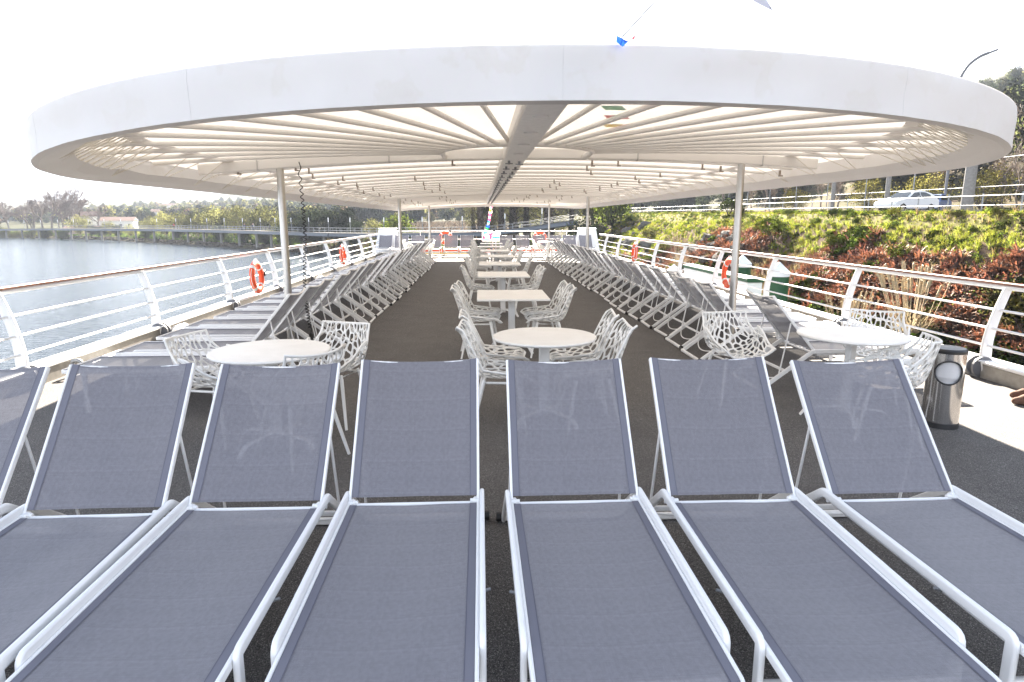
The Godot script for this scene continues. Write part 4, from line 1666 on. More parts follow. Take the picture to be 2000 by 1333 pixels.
	# striped boards at the far end
	for p in [[-2.2, 2.6, "low orange and yellow board under the loungers, river side"], [0.1, 1.3, "low orange board behind the last tables"], [2.4, 2.6, "low red and white board under the loungers, bank side"]]:
		t = thing("low_board", p[2], "board", Vector3(p[0], 0, -31.75), 0.0, "low coloured boards at the far end")
		part("panel", box_mesh(Vector3(p[1], 0.16, 0.04), 0.006), M.orange, t, Vector3(0, 0.18, 0))
		part("edge_strip", box_mesh(Vector3(p[1], 0.08, 0.05), 0.006), M.yellow if p[0] < 0.0 else M.flag_white, t, Vector3(0, 0.06, 0))
		for sx in [-0.42, 0.42]: part("foot", box_mesh(Vector3(0.08, 0.022, 0.3)), M.white_metal, t, Vector3(p[1] * sx, 0.011, 0))
	# banner with a pink figure
	t = thing("banner", "white and pale blue cloth banner with a pink figure on the end railing", "banner", Vector3(0.12, 0.62, -32.3))
	var cloth := func(u: float, v: float) -> Vector3: return Vector3(u * 0.46, v * 0.47, 0.02 * sin(u * 5.0 + v * 2.0) + 0.015 * sin(v * 9.0 + u))
	part("cloth", sheet(cloth, 1.0, 0.5), M.flag_white, t)
	b = MB.new()
	for seg in [[-0.95, -0.2, 0.2, 0.10, 0.06], [0.1, 0.95, 0.35, 0.16, -0.05], [-0.9, 0.9, 0.08, 0.07, 0.03], [0.3, 0.9, 0.7, 0.1, 0.08]]:
		for k in 12:
			var u0 := lerpf(seg[0], seg[1], k / 12.0)
			var u1 := lerpf(seg[0], seg[1], (k + 1) / 12.0)
			var v0: float = seg[2] + seg[4] * sin(u0 * 3.0)
			var v1: float = seg[2] + seg[4] * sin(u1 * 3.0)
			b.quad(cloth.call(u0, v0) + Vector3(0, 0, 0.004), cloth.call(u1, v1) + Vector3(0, 0, 0.004), cloth.call(u1, v1 + seg[3]) + Vector3(0, 0, 0.004), cloth.call(u0, v0 + seg[3]) + Vector3(0, 0, 0.004), Vector3(0, 0, 1))
	part("blue_print", b.mesh(), M.flag_cyan, t)
	b = MB.new()
	var fig := PackedVector2Array([Vector2(-0.42, 0.15), Vector2(-0.22, 0.28), Vector2(-0.18, 0.55), Vector2(-0.48, 0.82), Vector2(-0.20, 0.78), Vector2(-0.02, 0.86), Vector2(0.22, 0.82), Vector2(0.06, 0.66), Vector2(0.08, 0.42), Vector2(-0.06, 0.18)])
	var tri := Geometry2D.triangulate_polygon(fig)
	for i in range(0, tri.size(), 3):
		var q := []
		for k in 3: q.append(cloth.call(fig[tri[i + k]].x, fig[tri[i + k]].y) + Vector3(0, 0, 0.008))
		b.tri(q[0], q[1], q[2], Vector3(0, 0, 1), Vector3(0, 0, 1), Vector3(0, 0, 1))
	part("pink_figure", b.mesh(), M.flag_pink, t)
	# strings of flags
	t = thing("flag_string", "string of small coloured flags hanging from the far end of the awning", "flags", Vector3(-0.05, 0, -31.0))
	part("cord", tube_mesh([Vector3(0.12, 2.45, 0), Vector3(0.02, 1.6, -0.4), Vector3(-0.28, 0.75, -1.25)], 0.008, 5), M.flag_white, t)
	var cols := ["flag_pink", "flag_white", "flag_yellow", "flag_white", "flag_pink", "flag_white", "flag_pink", "flag_cyan", "flag_white", "flag_blue", "flag_green", "flag_white", "flag_cyan", "flag_white", "flag_pink", "flag_white"]
	for k in cols.size():
		var f := k / float(cols.size() - 1)
		var p := Vector3(0.12, 2.40, 0).lerp(Vector3(0.0, 1.6, -0.4), minf(f * 2.0, 1.0)) if f < 0.5 else Vector3(0.0, 1.6, -0.4).lerp(Vector3(-0.28, 0.78, -1.25), f * 2.0 - 1.0)
		var w := rf(0.10, 0.19)
		var ph := rf(0, 6)
		var tilt := rf(-0.5, 0.5)
		part("flag", sheet(func(u, v): return Vector3((u + 0.6) * w * 0.5, -v * 0.13 + (u + 0.6) * tilt * w * 0.5, 0.03 * sin(u * 4.0 + ph)), 0.2, 0.15), M[cols[k]], t, p)
	t = thing("bunting_line", "thin line rising from the awning's near edge with blue, white and red flags", "flags", Vector3(0.29, 2.556, -3.365))
	part("cord", tube_mesh([Vector3(-0.01, 0.0, 0), Vector3(0.0, 0.03, 0), Vector3(0.19, 0.23, 0.0), Vector3(0.75, 0.8, 0.02)], 0.003, 5), M.grey_metal, t)
	b = MB.new()
	for q in [[Vector3(-0.028, 0.035, 0.01), Vector3(-0.035, 0.0, 0.03), Vector3(-0.002, -0.022, 0.03)], [Vector3(-0.028, 0.035, 0.01), Vector3(-0.002, -0.022, 0.03), Vector3(0.0, 0.012, 0.035)], [Vector3(-0.028, 0.035, 0.01), Vector3(0.0, 0.012, 0.035), Vector3(0.004, 0.03, -0.01)], [Vector3(0.0, 0.012, 0.035), Vector3(-0.002, -0.022, 0.03), Vector3(0.03, 0.008, 0.01)]]:
		b.flat(q[0], q[1], q[2], Vector3(0, 0, 1))
	part("blue_flag", b.mesh(), M.flag_blue, t)
	b = MB.new()
	b.flat(Vector3(0.008, 0.0, 0.02), Vector3(0.05, 0.03, 0.0), Vector3(0.045, 0.018, 0.0), Vector3(0, 0, 1))
	b.flat(Vector3(0.0, 0.03, 0.01), Vector3(0.008, 0.0, 0.02), Vector3(0.045, 0.018, 0.0), Vector3(0, 0, 1))
	part("white_flag", b.mesh(), M.flag_white, t)
	b = MB.new()
	b.flat(Vector3(0.045, 0.016, 0.002), Vector3(0.055, 0.032, 0.0), Vector3(0.07, 0.042, 0.0), Vector3(0, 0, 1))
	b.flat(Vector3(0.045, 0.016, 0.002), Vector3(0.07, 0.042, 0.0), Vector3(0.058, 0.02, 0.01), Vector3(0, 0, 1))
	part("red_flag", b.mesh(), M.flag_red, t)
	part("pennant", sheet(func(u, v): return Vector3(lerpf(0.50, 0.76, v) + u * 0.02 * (1.0 - v), lerpf(0.27, 0.165, v) + (u + 1.0) * 0.055 * (1.0 - v * v), 0.01 * sin(v * 5.0)), 0.3, 0.2), M.flag_pale, t)
	part("pennant", sheet(func(u, v): return Vector3(lerpf(0.62, 0.72, v) + u * 0.03, lerpf(0.30, 0.255, v) + u * 0.018, -0.02), 0.3, 0.2), M.flag_cyan, t)
	# flags that lie on the roof cloth and show through it
	for q in [[0.30, -0.1, "flag_red", 0.16, 0.35], [0.34, -1.15, "flag_red", 0.2, 0.22], [0.30, -1.75, "flag_green", 0.14, 0.2], [0.42, -2.2, "flag_red", 0.16, 0.2], [0.5, -2.7, "flag_yellow", 0.16, 0.2]]:
		var fx: float = q[0] + 0.29
		var fy := roof_y(fx) + 0.012 - 2.56
		var w: float = q[3]
		var l: float = q[4]
		part("flag", sheet(func(u, v): return Vector3(q[0] + u * w * 0.6 + v * 0.08, fy + 0.004 * sin(u * 4.0 + v * 3.0), q[1] - v * l), 0.2, 0.2), M[q[2]], t)
	people()

# ---------------------------------------------------------------- people: one smooth skin over a jointed skeleton
func body_mesh(bones: Array, cell: float, blend: float) -> ArrayMesh:
	var lo := Vector3.ONE * 1e9
	var hi := -lo
	for q in bones:
		for k in 2:
			lo = lo.min(q[k] - Vector3.ONE * (q[k + 2] + 0.05))
			hi = hi.max(q[k] + Vector3.ONE * (q[k + 2] + 0.05))
	var nx := int((hi.x - lo.x) / cell) + 2
	var ny := int((hi.y - lo.y) / cell) + 2
	var nz := int((hi.z - lo.z) / cell) + 2
	var g := PackedFloat32Array()
	g.resize(nx * ny * nz)
	g.fill(1.0)
	for q in bones:
		var a: Vector3 = q[0]
		var e: Vector3 = q[1] - q[0]
		var ee := maxf(e.length_squared(), 1e-9)
		var m: float = maxf(q[2], q[3]) + 0.06
		var l := ((a.min(q[1]) - Vector3.ONE * m - lo) / cell).floor()
		var h := ((a.max(q[1]) + Vector3.ONE * m - lo) / cell).ceil()
		for z in range(maxi(int(l.z), 0), mini(int(h.z) + 1, nz)):
			for y in range(maxi(int(l.y), 0), mini(int(h.y) + 1, ny)):
				for x in range(maxi(int(l.x), 0), mini(int(h.x) + 1, nx)):
					var p := lo + Vector3(x, y, z) * cell
					var t := clampf((p - a).dot(e) / ee, 0.0, 1.0)
					var d: float = p.distance_to(a + e * t) - lerpf(q[2], q[3], t)
					var i := (z * ny + y) * nx + x
					var o := g[i]
					var w := maxf(blend - absf(o - d), 0.0) / blend
					g[i] = minf(o, d) - w * w * blend * 0.25
	var at := {}
	var v := PackedVector3Array()
	var id := PackedInt32Array()
	var st := [1, nx, nx * ny]
	for z in nz - 1:
		for y in ny - 1:
			for x in nx - 1:
				var i := (z * ny + y) * nx + x
				var s := 0
				for k in 8:
					if g[i + (k & 1) + ((k >> 1) & 1) * nx + (k >> 2) * nx * ny] < 0.0: s += 1
				if s == 0 or s == 8: continue
				var sum := Vector3.ZERO
				var cnt := 0
				for ax in 3:
					for k in 4:
						var b1 := (ax + 1) % 3
						var b2 := (ax + 2) % 3
						var o := Vector3.ZERO
						o[b1] = k & 1
						o[b2] = k >> 1
						var i0: int = i + (k & 1) * st[b1] + (k >> 1) * st[b2]
						var f0 := g[i0]
						var f1 := g[i0 + st[ax]]
						if (f0 < 0.0) != (f1 < 0.0):
							o[ax] = f0 / (f0 - f1)
							sum += o
							cnt += 1
				at[i] = v.size()
				v.append(lo + (Vector3(x, y, z) + sum / cnt) * cell)
	for i in at:
		for ax in 3:
			var b1: int = st[(ax + 1) % 3]
			var b2: int = st[(ax + 2) % 3]
			if (g[i] < 0.0) == (g[i + st[ax]] < 0.0): continue
			if not (at.has(i - b1) and at.has(i - b2) and at.has(i - b1 - b2)): continue
			id.append_array(PackedInt32Array([at[i], at[i - b1], at[i - b1 - b2], at[i], at[i - b1 - b2], at[i - b2]]) if g[i] < 0.0 else PackedInt32Array([at[i], at[i - b1 - b2], at[i - b1], at[i], at[i - b2], at[i - b1 - b2]]))
	var nn := PackedVector3Array()
	nn.resize(v.size())
	for i in range(0, id.size(), 3):
		var f := (v[id[i + 2]] - v[id[i]]).cross(v[id[i + 1]] - v[id[i]])
		for k in 3: nn[id[i + k]] += f
	for i in nn.size(): nn[i] = nn[i].normalized()
	var A := []
	A.resize(Mesh.ARRAY_MAX)
	A[Mesh.ARRAY_VERTEX] = v
	A[Mesh.ARRAY_NORMAL] = nn
	A[Mesh.ARRAY_INDEX] = id
	var am := ArrayMesh.new()
	am.add_surface_from_arrays(Mesh.PRIMITIVE_TRIANGLES, A)
	return am

func make_person(called: String, label: String, coat: Material, legs: Material, shoe: Material, cell: float, stride: float, hand_detail: bool) -> Node3D:
	# stands at the origin, faces +z
	var o := thing(called, label, "person")
	var V := func(x: float, y: float, z: float) -> Vector3: return Vector3(x, y, z)
	var skin := []
	# head, neck, hands: the body
	skin.append([Vector3(0, 1.44, 0.0), Vector3(0, 1.52, 0.012), 0.058, 0.054])
	skin.append([Vector3(0, 1.60, 0.015), Vector3(0, 1.66, 0.01), 0.078, 0.088])
	skin.append([Vector3(0, 1.55, 0.035), Vector3(0, 1.60, 0.03), 0.045, 0.068])
	skin.append([Vector3(0, 1.60, 0.10), Vector3(0, 1.575, 0.112), 0.012, 0.016])
	for s in [-1.0, 1.0]:
		skin.append([Vector3(s * 0.088, 1.60, 0.0), Vector3(s * 0.09, 1.63, -0.005), 0.014, 0.018])
		skin.append([Vector3(s * 0.032, 1.625, 0.082), Vector3(s * 0.032, 1.625, 0.085), 0.014, 0.014])
		var w := Vector3(s * 0.27, 0.90, -0.15)
		skin.append([Vector3(s * 0.268, 0.97, -0.12), w, 0.028, 0.03])
		skin.append([w, w + Vector3(0, -0.07, 0.012), 0.034, 0.036])
		if hand_detail:
			for k in 4:
				var f0 := w + Vector3(s * 0.006, -0.08, -0.022 + 0.018 * k)
				skin.append([f0, f0 + Vector3(0, -0.04, 0.006), 0.009, 0.0085])
				skin.append([f0 + Vector3(0, -0.04, 0.006), f0 + Vector3(-s * 0.016, -0.07 - 0.006 * (1.5 - absf(k - 1.5)), 0.012), 0.0085, 0.0075])
			skin.append([w + Vector3(0, -0.02, 0.034), w + Vector3(-s * 0.006, -0.075, 0.062), 0.011, 0.009])
	part("body", body_mesh(skin, cell * 0.5 if hand_detail else cell, 0.02), M.skin, o)
	var c := []
	c.append([Vector3(0, 0.92, 0), Vector3(0, 1.12, 0.0), 0.15, 0.145])
	c.append([Vector3(0, 1.12, 0), Vector3(0, 1.36, -0.01), 0.145, 0.125])
	c.append([Vector3(-0.15, 1.38, -0.01), Vector3(0.15, 1.38, -0.01), 0.075, 0.075])
	c.append([Vector3(0, 1.40, -0.005), Vector3(0, 1.47, 0.0), 0.085, 0.068])
	for s in [-1.0, 1.0]:
		c.append([Vector3(s * 0.19, 1.37, -0.01), Vector3(s * 0.245, 1.15, -0.08), 0.068, 0.055])
		c.append([Vector3(s * 0.245, 1.15, -0.08), Vector3(s * 0.268, 0.96, -0.12), 0.055, 0.042])
	part("jacket", body_mesh(c, cell, 0.05), coat, o)
	c = []
	c.append([Vector3(-0.07, 0.90, 0), Vector3(0.07, 0.90, 0), 0.125, 0.125])
	for s in [-1.0, 1.0]:
		var dz: float = s * stride
		c.append([Vector3(s * 0.085, 0.86, 0), Vector3(s * 0.10, 0.48, dz * 0.45 + 0.02), 0.092, 0.066])
		c.append([Vector3(s * 0.10, 0.48, dz * 0.45 + 0.02), Vector3(s * 0.105, 0.09, dz - 0.01), 0.066, 0.052])
	part("trousers", body_mesh(c, cell, 0.04), legs, o)
	for s in [-1.0, 1.0]:
		var dz: float = s * stride
		c = []
		c.append([Vector3(s * 0.105, 0.055, dz - 0.05), Vector3(s * 0.115, 0.05, dz + 0.09), 0.046, 0.046])
		c.append([Vector3(s * 0.115, 0.045, dz + 0.09), Vector3(s * 0.12, 0.034, dz + 0.175), 0.045, 0.034])
		c.append([Vector3(s * 0.105, 0.09, dz - 0.03), Vector3(s * 0.105, 0.11, dz - 0.02), 0.048, 0.046])
		part("shoe", body_mesh(c, cell * 0.6, 0.03), shoe, o, Vector3(0, 0.002, 0))
	c = []
	c.append([Vector3(0, 1.665, -0.02), Vector3(0, 1.69, -0.01), 0.092, 0.082])
	c.append([Vector3(0, 1.60, -0.05), Vector3(0, 1.56, -0.055), 0.065, 0.045])
	part("hair", body_mesh(c, cell, 0.03), M.hair, o)
	return o

func people():
	var p := make_person("person", "person in black trousers and brown suede shoes standing against the bank-side railing", M.cloth_navy, M.cloth_black, M.suede, 0.016, 0.05, true)
	p.position = Vector3(4.80, 0, -5.58)
	p.rotation.y = -PI * 0.5 - 0.25
	var q := make_person("person", "person dressed in black standing on the path above the bank", M.cloth_black, M.cloth_black, M.cloth_black, 0.03, 0.06, false)
	q.position = Vector3(25.6, road_h(-104.0) + 0.15, -104.0)
	q.rotation.y = 2.4
	var w := make_person("person", "walker on the boardwalk", M.cloth_navy, M.cloth_black, M.cloth_black, 0.035, 0.16, false)
	var spots := [[-61.9, M.cloth_black, "walker in dark clothes beside another on the boardwalk"], [-61.0, M.cloth_navy, "walker in navy beside another on the boardwalk"], [-58.4, M.cloth_light, "walker in a light jacket with another on the boardwalk"], [-57.6, M.cloth_navy, "walker in a dark jacket behind a light one on the boardwalk"], [-52.0, M.cloth_black, "lone walker in black on the boardwalk near the steel post"], [-94.0, M.cloth_red, "walker in red on the boardwalk before the houses"]]
	for i in spots.size():
		var at := boardwalk_at(spots[i][0])
		var c: Node3D = w
		if i > 0: c = copy(w, Vector3.ZERO, 0)
		c.position = at[0] + Vector3(0, 0.0, 0) + at[1] * (0.5 if i % 2 == 0 else -0.2)
		c.rotation.y = 0.9 if i != 4 else -2.1
		c.set_meta("label", spots[i][2])
		c.set_meta("group", "walkers on the boardwalk")
		(c.get_node("jacket") as MeshInstance3D).material_override = spots[i][1]

# ---------------------------------------------------------------- plants
func crown_mesh(clumps: Array, count: int, size: float, seed_: int, vary := 0.35, slim := 0.55, droop := 0.0) -> ArrayMesh:
	var r := RandomNumberGenerator.new()
	r.seed = seed_
	var v := PackedVector3Array()
	var n := PackedVector3Array()
	var c := PackedColorArray()
	var vol := 0.0
	for q in clumps: vol += q[1].x * q[1].y * q[1].z
	for q in clumps:
		var cnt := int(count * (q[1].x * q[1].y * q[1].z) / vol) + 4
		var hue := r.randf_range(-vary, vary) * 0.6
		for i in cnt:
			var d := Vector3(r.randfn(), r.randfn(), r.randfn()).normalized()
			var rr := pow(r.randf(), 0.42) * r.randf_range(0.85, 1.12)
			var p: Vector3 = q[0] + d * q[1] * rr
			var m := (d * 0.8 + Vector3(r.randfn(), r.randfn() + 0.5, r.randfn()) * 0.6).normalized()
			var a := m.cross(Vector3(r.randfn(), r.randfn() - droop, r.randfn())).normalized()
			var b := m.cross(a)
			var s := size * r.randf_range(0.6, 1.4)
			var k := 1.0 + hue + r.randf_range(-vary, vary)
			var col := Color(k * r.randf_range(0.9, 1.12), k, k * r.randf_range(0.8, 1.1))
			var A := p - b * s * 0.5
			var B := p + a * s * slim * 0.5
			var C := p + b * s * 0.5
			var D := p - a * s * slim * 0.5
			v.append_array([A, B, C, A, C, D])
			for k6 in 6:
				n.append(m)
				c.append(col)
	return raw_mesh(v, n, c)

func raw_mesh(v: PackedVector3Array, n: PackedVector3Array, c: PackedColorArray) -> ArrayMesh:
	var A := []
	A.resize(Mesh.ARRAY_MAX)
	A[Mesh.ARRAY_VERTEX] = v
	A[Mesh.ARRAY_NORMAL] = n
	A[Mesh.ARRAY_COLOR] = c
	var am := ArrayMesh.new()
	am.add_surface_from_arrays(Mesh.PRIMITIVE_TRIANGLES, A)
	return am

# blades that arch outwards from one root; teeth make fronds of them
func tuft_mesh(blades: int, len: float, width: float, lean: float, seed_: int, vary := 0.3, teeth := 0) -> ArrayMesh:
	var r := RandomNumberGenerator.new()
	r.seed = seed_
	var v := PackedVector3Array()
	var n := PackedVector3Array()
	var c := PackedColorArray()
	for i in blades:
		var a := r.randf() * TAU
		var dir := Vector3(cos(a), 0, sin(a))
		var side := Vector3(-sin(a), 0, cos(a))
		var l := len * r.randf_range(0.55, 1.15)
		var ln_ := lean * r.randf_range(0.3, 1.4)
		var root := dir * r.randf() * len * 0.16
		var k := 1.0 + r.randf_range(-vary, vary)
		var col := Color(k * r.randf_range(0.92, 1.1), k, k * r.randf_range(0.8, 1.15))
		var seg := 4 if teeth == 0 else teeth
		var last := root
		var lw := width
		for s in range(1, seg + 1):
			var t := float(s) / seg
			var p := root + Vector3.UP * l * (t - 0.45 * ln_ * t * t) + dir * l * ln_ * t * t * 0.8
			var w := width * (1.0 - t * 0.9)
			var m := (p - last).cross(side).normalized()
			if m.y < 0: m = -m
			m = (m * 0.6 + Vector3.UP * 0.6).normalized()
			if teeth == 0:
				v.append_array([last - side * lw, last + side * lw, p + side * w, last - side * lw, p + side * w, p - side * w])
				for q in 6:
					n.append(m)
					c.append(col)
			else:
				var e := l * 0.32 * (1.0 - t * 0.75) * r.randf_range(0.7, 1.2)
				for sd in [-1.0, 1.0]:
					var tip: Vector3 = last.lerp(p, 0.5) + side * sd * e + dir * e * 0.45 + Vector3.DOWN * e * r.randf_range(0.0, 0.5)
					v.append_array([last, p, tip])
					for q in 3:
						n.append(m)
						c.append(col)
			last = p
			lw = w
	return raw_mesh(v, n, c)

func twig_tree(h: float, seed_: int, spread := 0.5, depth := 6) -> Array:
	var r := RandomNumberGenerator.new()
	r.seed = seed_
	var tr := MB.new()
	var tw := MB.new()
	tw.colored = true
	var stack := [[Vector3.ZERO, Vector3(r.randf_range(-0.06, 0.06), 1, r.randf_range(-0.06, 0.06)).normalized(), h * 0.30, h * 0.022, 0]]
	while stack.size() > 0:
		var q: Array = stack.pop_back()
		var p: Vector3 = q[0]
		var d: Vector3 = q[1]
		var e: Vector3 = p + d * q[2]
		var bend: Vector3 = (p + e) * 0.5 + Vector3(r.randfn(), r.randfn() * 0.3, r.randfn()) * q[2] * 0.06
		var lv: int = q[4]
		var mb: MB = tr if lv < 3 else tw
		var k := r.randf_range(0.75, 1.25)
		mb.col = Color(k, k, k)
		if lv < 4: mb.tube([p, bend, e], q[3], 5 if lv < 2 else 3, [1.0, 0.86, 0.7])
		else:
			var sd := d.cross(Vector3(r.randfn(), r.randfn(), r.randfn())).normalized() * float(q[3])
			mb.flat(p - sd * 1.6, p + sd * 1.6, e)
		if lv < depth:
			var kids := 3 if lv < 2 else (r.randi_range(2, 3) if lv < 4 else r.randi_range(3, 4))
			for i in kids:
				var nd := (d + Vector3(r.randfn(), r.randfn() * 0.5 + 0.22, r.randfn()) * spread).normalized()
				var from := e if (i == 0 or lv < 1) else p.lerp(e, r.randf_range(0.35, 1.0))
				stack.append([from, nd, q[2] * r.randf_range(0.62, 0.85), q[3] * (0.62 if lv < 4 else 0.75), lv + 1])
	return [tr.mesh(), tw.mesh()]

func leafy_tree(called: String, label: String, h: float, w: float, m: Material, bark: Material, leaves: int, size: float, seed_: int, trunk := 0.25, clumps := 16, droop := 0.0) -> Node3D:
	var r := RandomNumberGenerator.new()
	r.seed = seed_
	var t := thing(called, label, "tree")
	var tb := MB.new()
	var hub := Vector3(r.randf_range(-0.04, 0.04) * h, h * trunk, r.randf_range(-0.04, 0.04) * h)
	tb.tube([Vector3(0, -0.3, 0), hub * 0.5 + Vector3(0.02 * h, 0, 0), hub], h * 0.028, 7, [1.25, 1.0, 0.8])
	var cl := []
	for i in clumps:
		var a := TAU * i / clumps * 2.4 + r.randf()
		var yy := lerpf(trunk * 0.75 + 0.08, 0.9, pow(float(i) / clumps, 0.9)) * h
		var f := sin(PI * clampf((yy / h - trunk * 0.5) / (1.05 - trunk * 0.5), 0.08, 0.95))
		var rad: float = w * 0.5 * f * r.randf_range(0.35, 0.85)
		var p := Vector3(cos(a) * rad, yy, sin(a) * rad)
		var cr := w * r.randf_range(0.15, 0.25) * (0.7 + 0.5 * f)
		cl.append([p, Vector3(cr, cr * r.randf_range(0.7, 1.1), cr)])
		tb.tube([hub * r.randf_range(0.7, 1.0), (hub + p) * 0.5 + Vector3(0, 0.04 * h, 0), p], h * 0.010, 4, [1.0, 0.7, 0.4])
	part("trunk", tb.mesh(), bark, t)
	part("crown", crown_mesh(cl, leaves, size, seed_ + 1, 0.3, 0.55, droop), m, t)
	return t

func scaled_copy(o: Node3D, at: Vector3, turn: float, s: Vector3, label: String, group: String) -> Node3D:
	var c := copy(o, at, turn, label, group)
	c.scale = s
	return c

func scatter(called: String, label: String, category: String, mesh: Mesh, m: Material, xf: Array, cols: Array) -> MultiMeshInstance3D:
	var mm := MultiMesh.new()
	mm.transform_format = MultiMesh.TRANSFORM_3D
	mm.use_colors = true
	mm.mesh = mesh
	mm.instance_count = xf.size()
	for i in xf.size():
		mm.set_instance_transform(i, xf[i])
		mm.set_instance_color(i, cols[i])
	var o := MultiMeshInstance3D.new()
	o.name = numbered(called)
	o.multimesh = mm
	o.material_override = m
	add_child(o)
	tag(o, label, category, "", "stuff")
	return o

func place(x: float, z: float, s: float, sink := 0.03) -> Transform3D:
	var h := right_land(x, z) if z > -104.0 and x > 8.0 else land(x, z)
	return Transform3D(Basis(Vector3.UP, rf(0, TAU)).scaled(Vector3(s, s * rf(0.8, 1.2), s)), Vector3(x, h - sink * s, z))

func tint(v := 0.2) -> Color:
	var k := 1.0 + rf(-v, v)
	return Color(k * rf(0.92, 1.1), k, k * rf(0.85, 1.1))

func rock_mesh(seed_: int) -> ArrayMesh:
	var f := FastNoiseLite.new()
	f.seed = seed_
	f.frequency = 0.9
	var b := MB.new()
	var P := func(i: int, j: int) -> Vector3:
		var a := TAU * i / 12.0
		var t := PI * j / 8.0
		var d := Vector3(cos(a) * sin(t), cos(t), sin(a) * sin(t))
		var k := 1.0 + 0.45 * f.get_noise_3dv(d * 1.4) + 0.2 * f.get_noise_3dv(d * 4.0)
		d = Vector3(clampf(d.x, -0.8, 0.75), clampf(d.y, -0.7, 0.72), clampf(d.z, -0.78, 0.8))
		return d * k
	for i in 12:
		for j in 8:
			var q := [P.call(i, j), P.call(i + 1, j), P.call(i + 1, j + 1), P.call(i, j + 1)]
			b.flat(q[0], q[1], q[2], q[0] + q[1] + q[2])
			b.flat(q[0], q[2], q[3], q[0] + q[2] + q[3])
	return b.mesh()

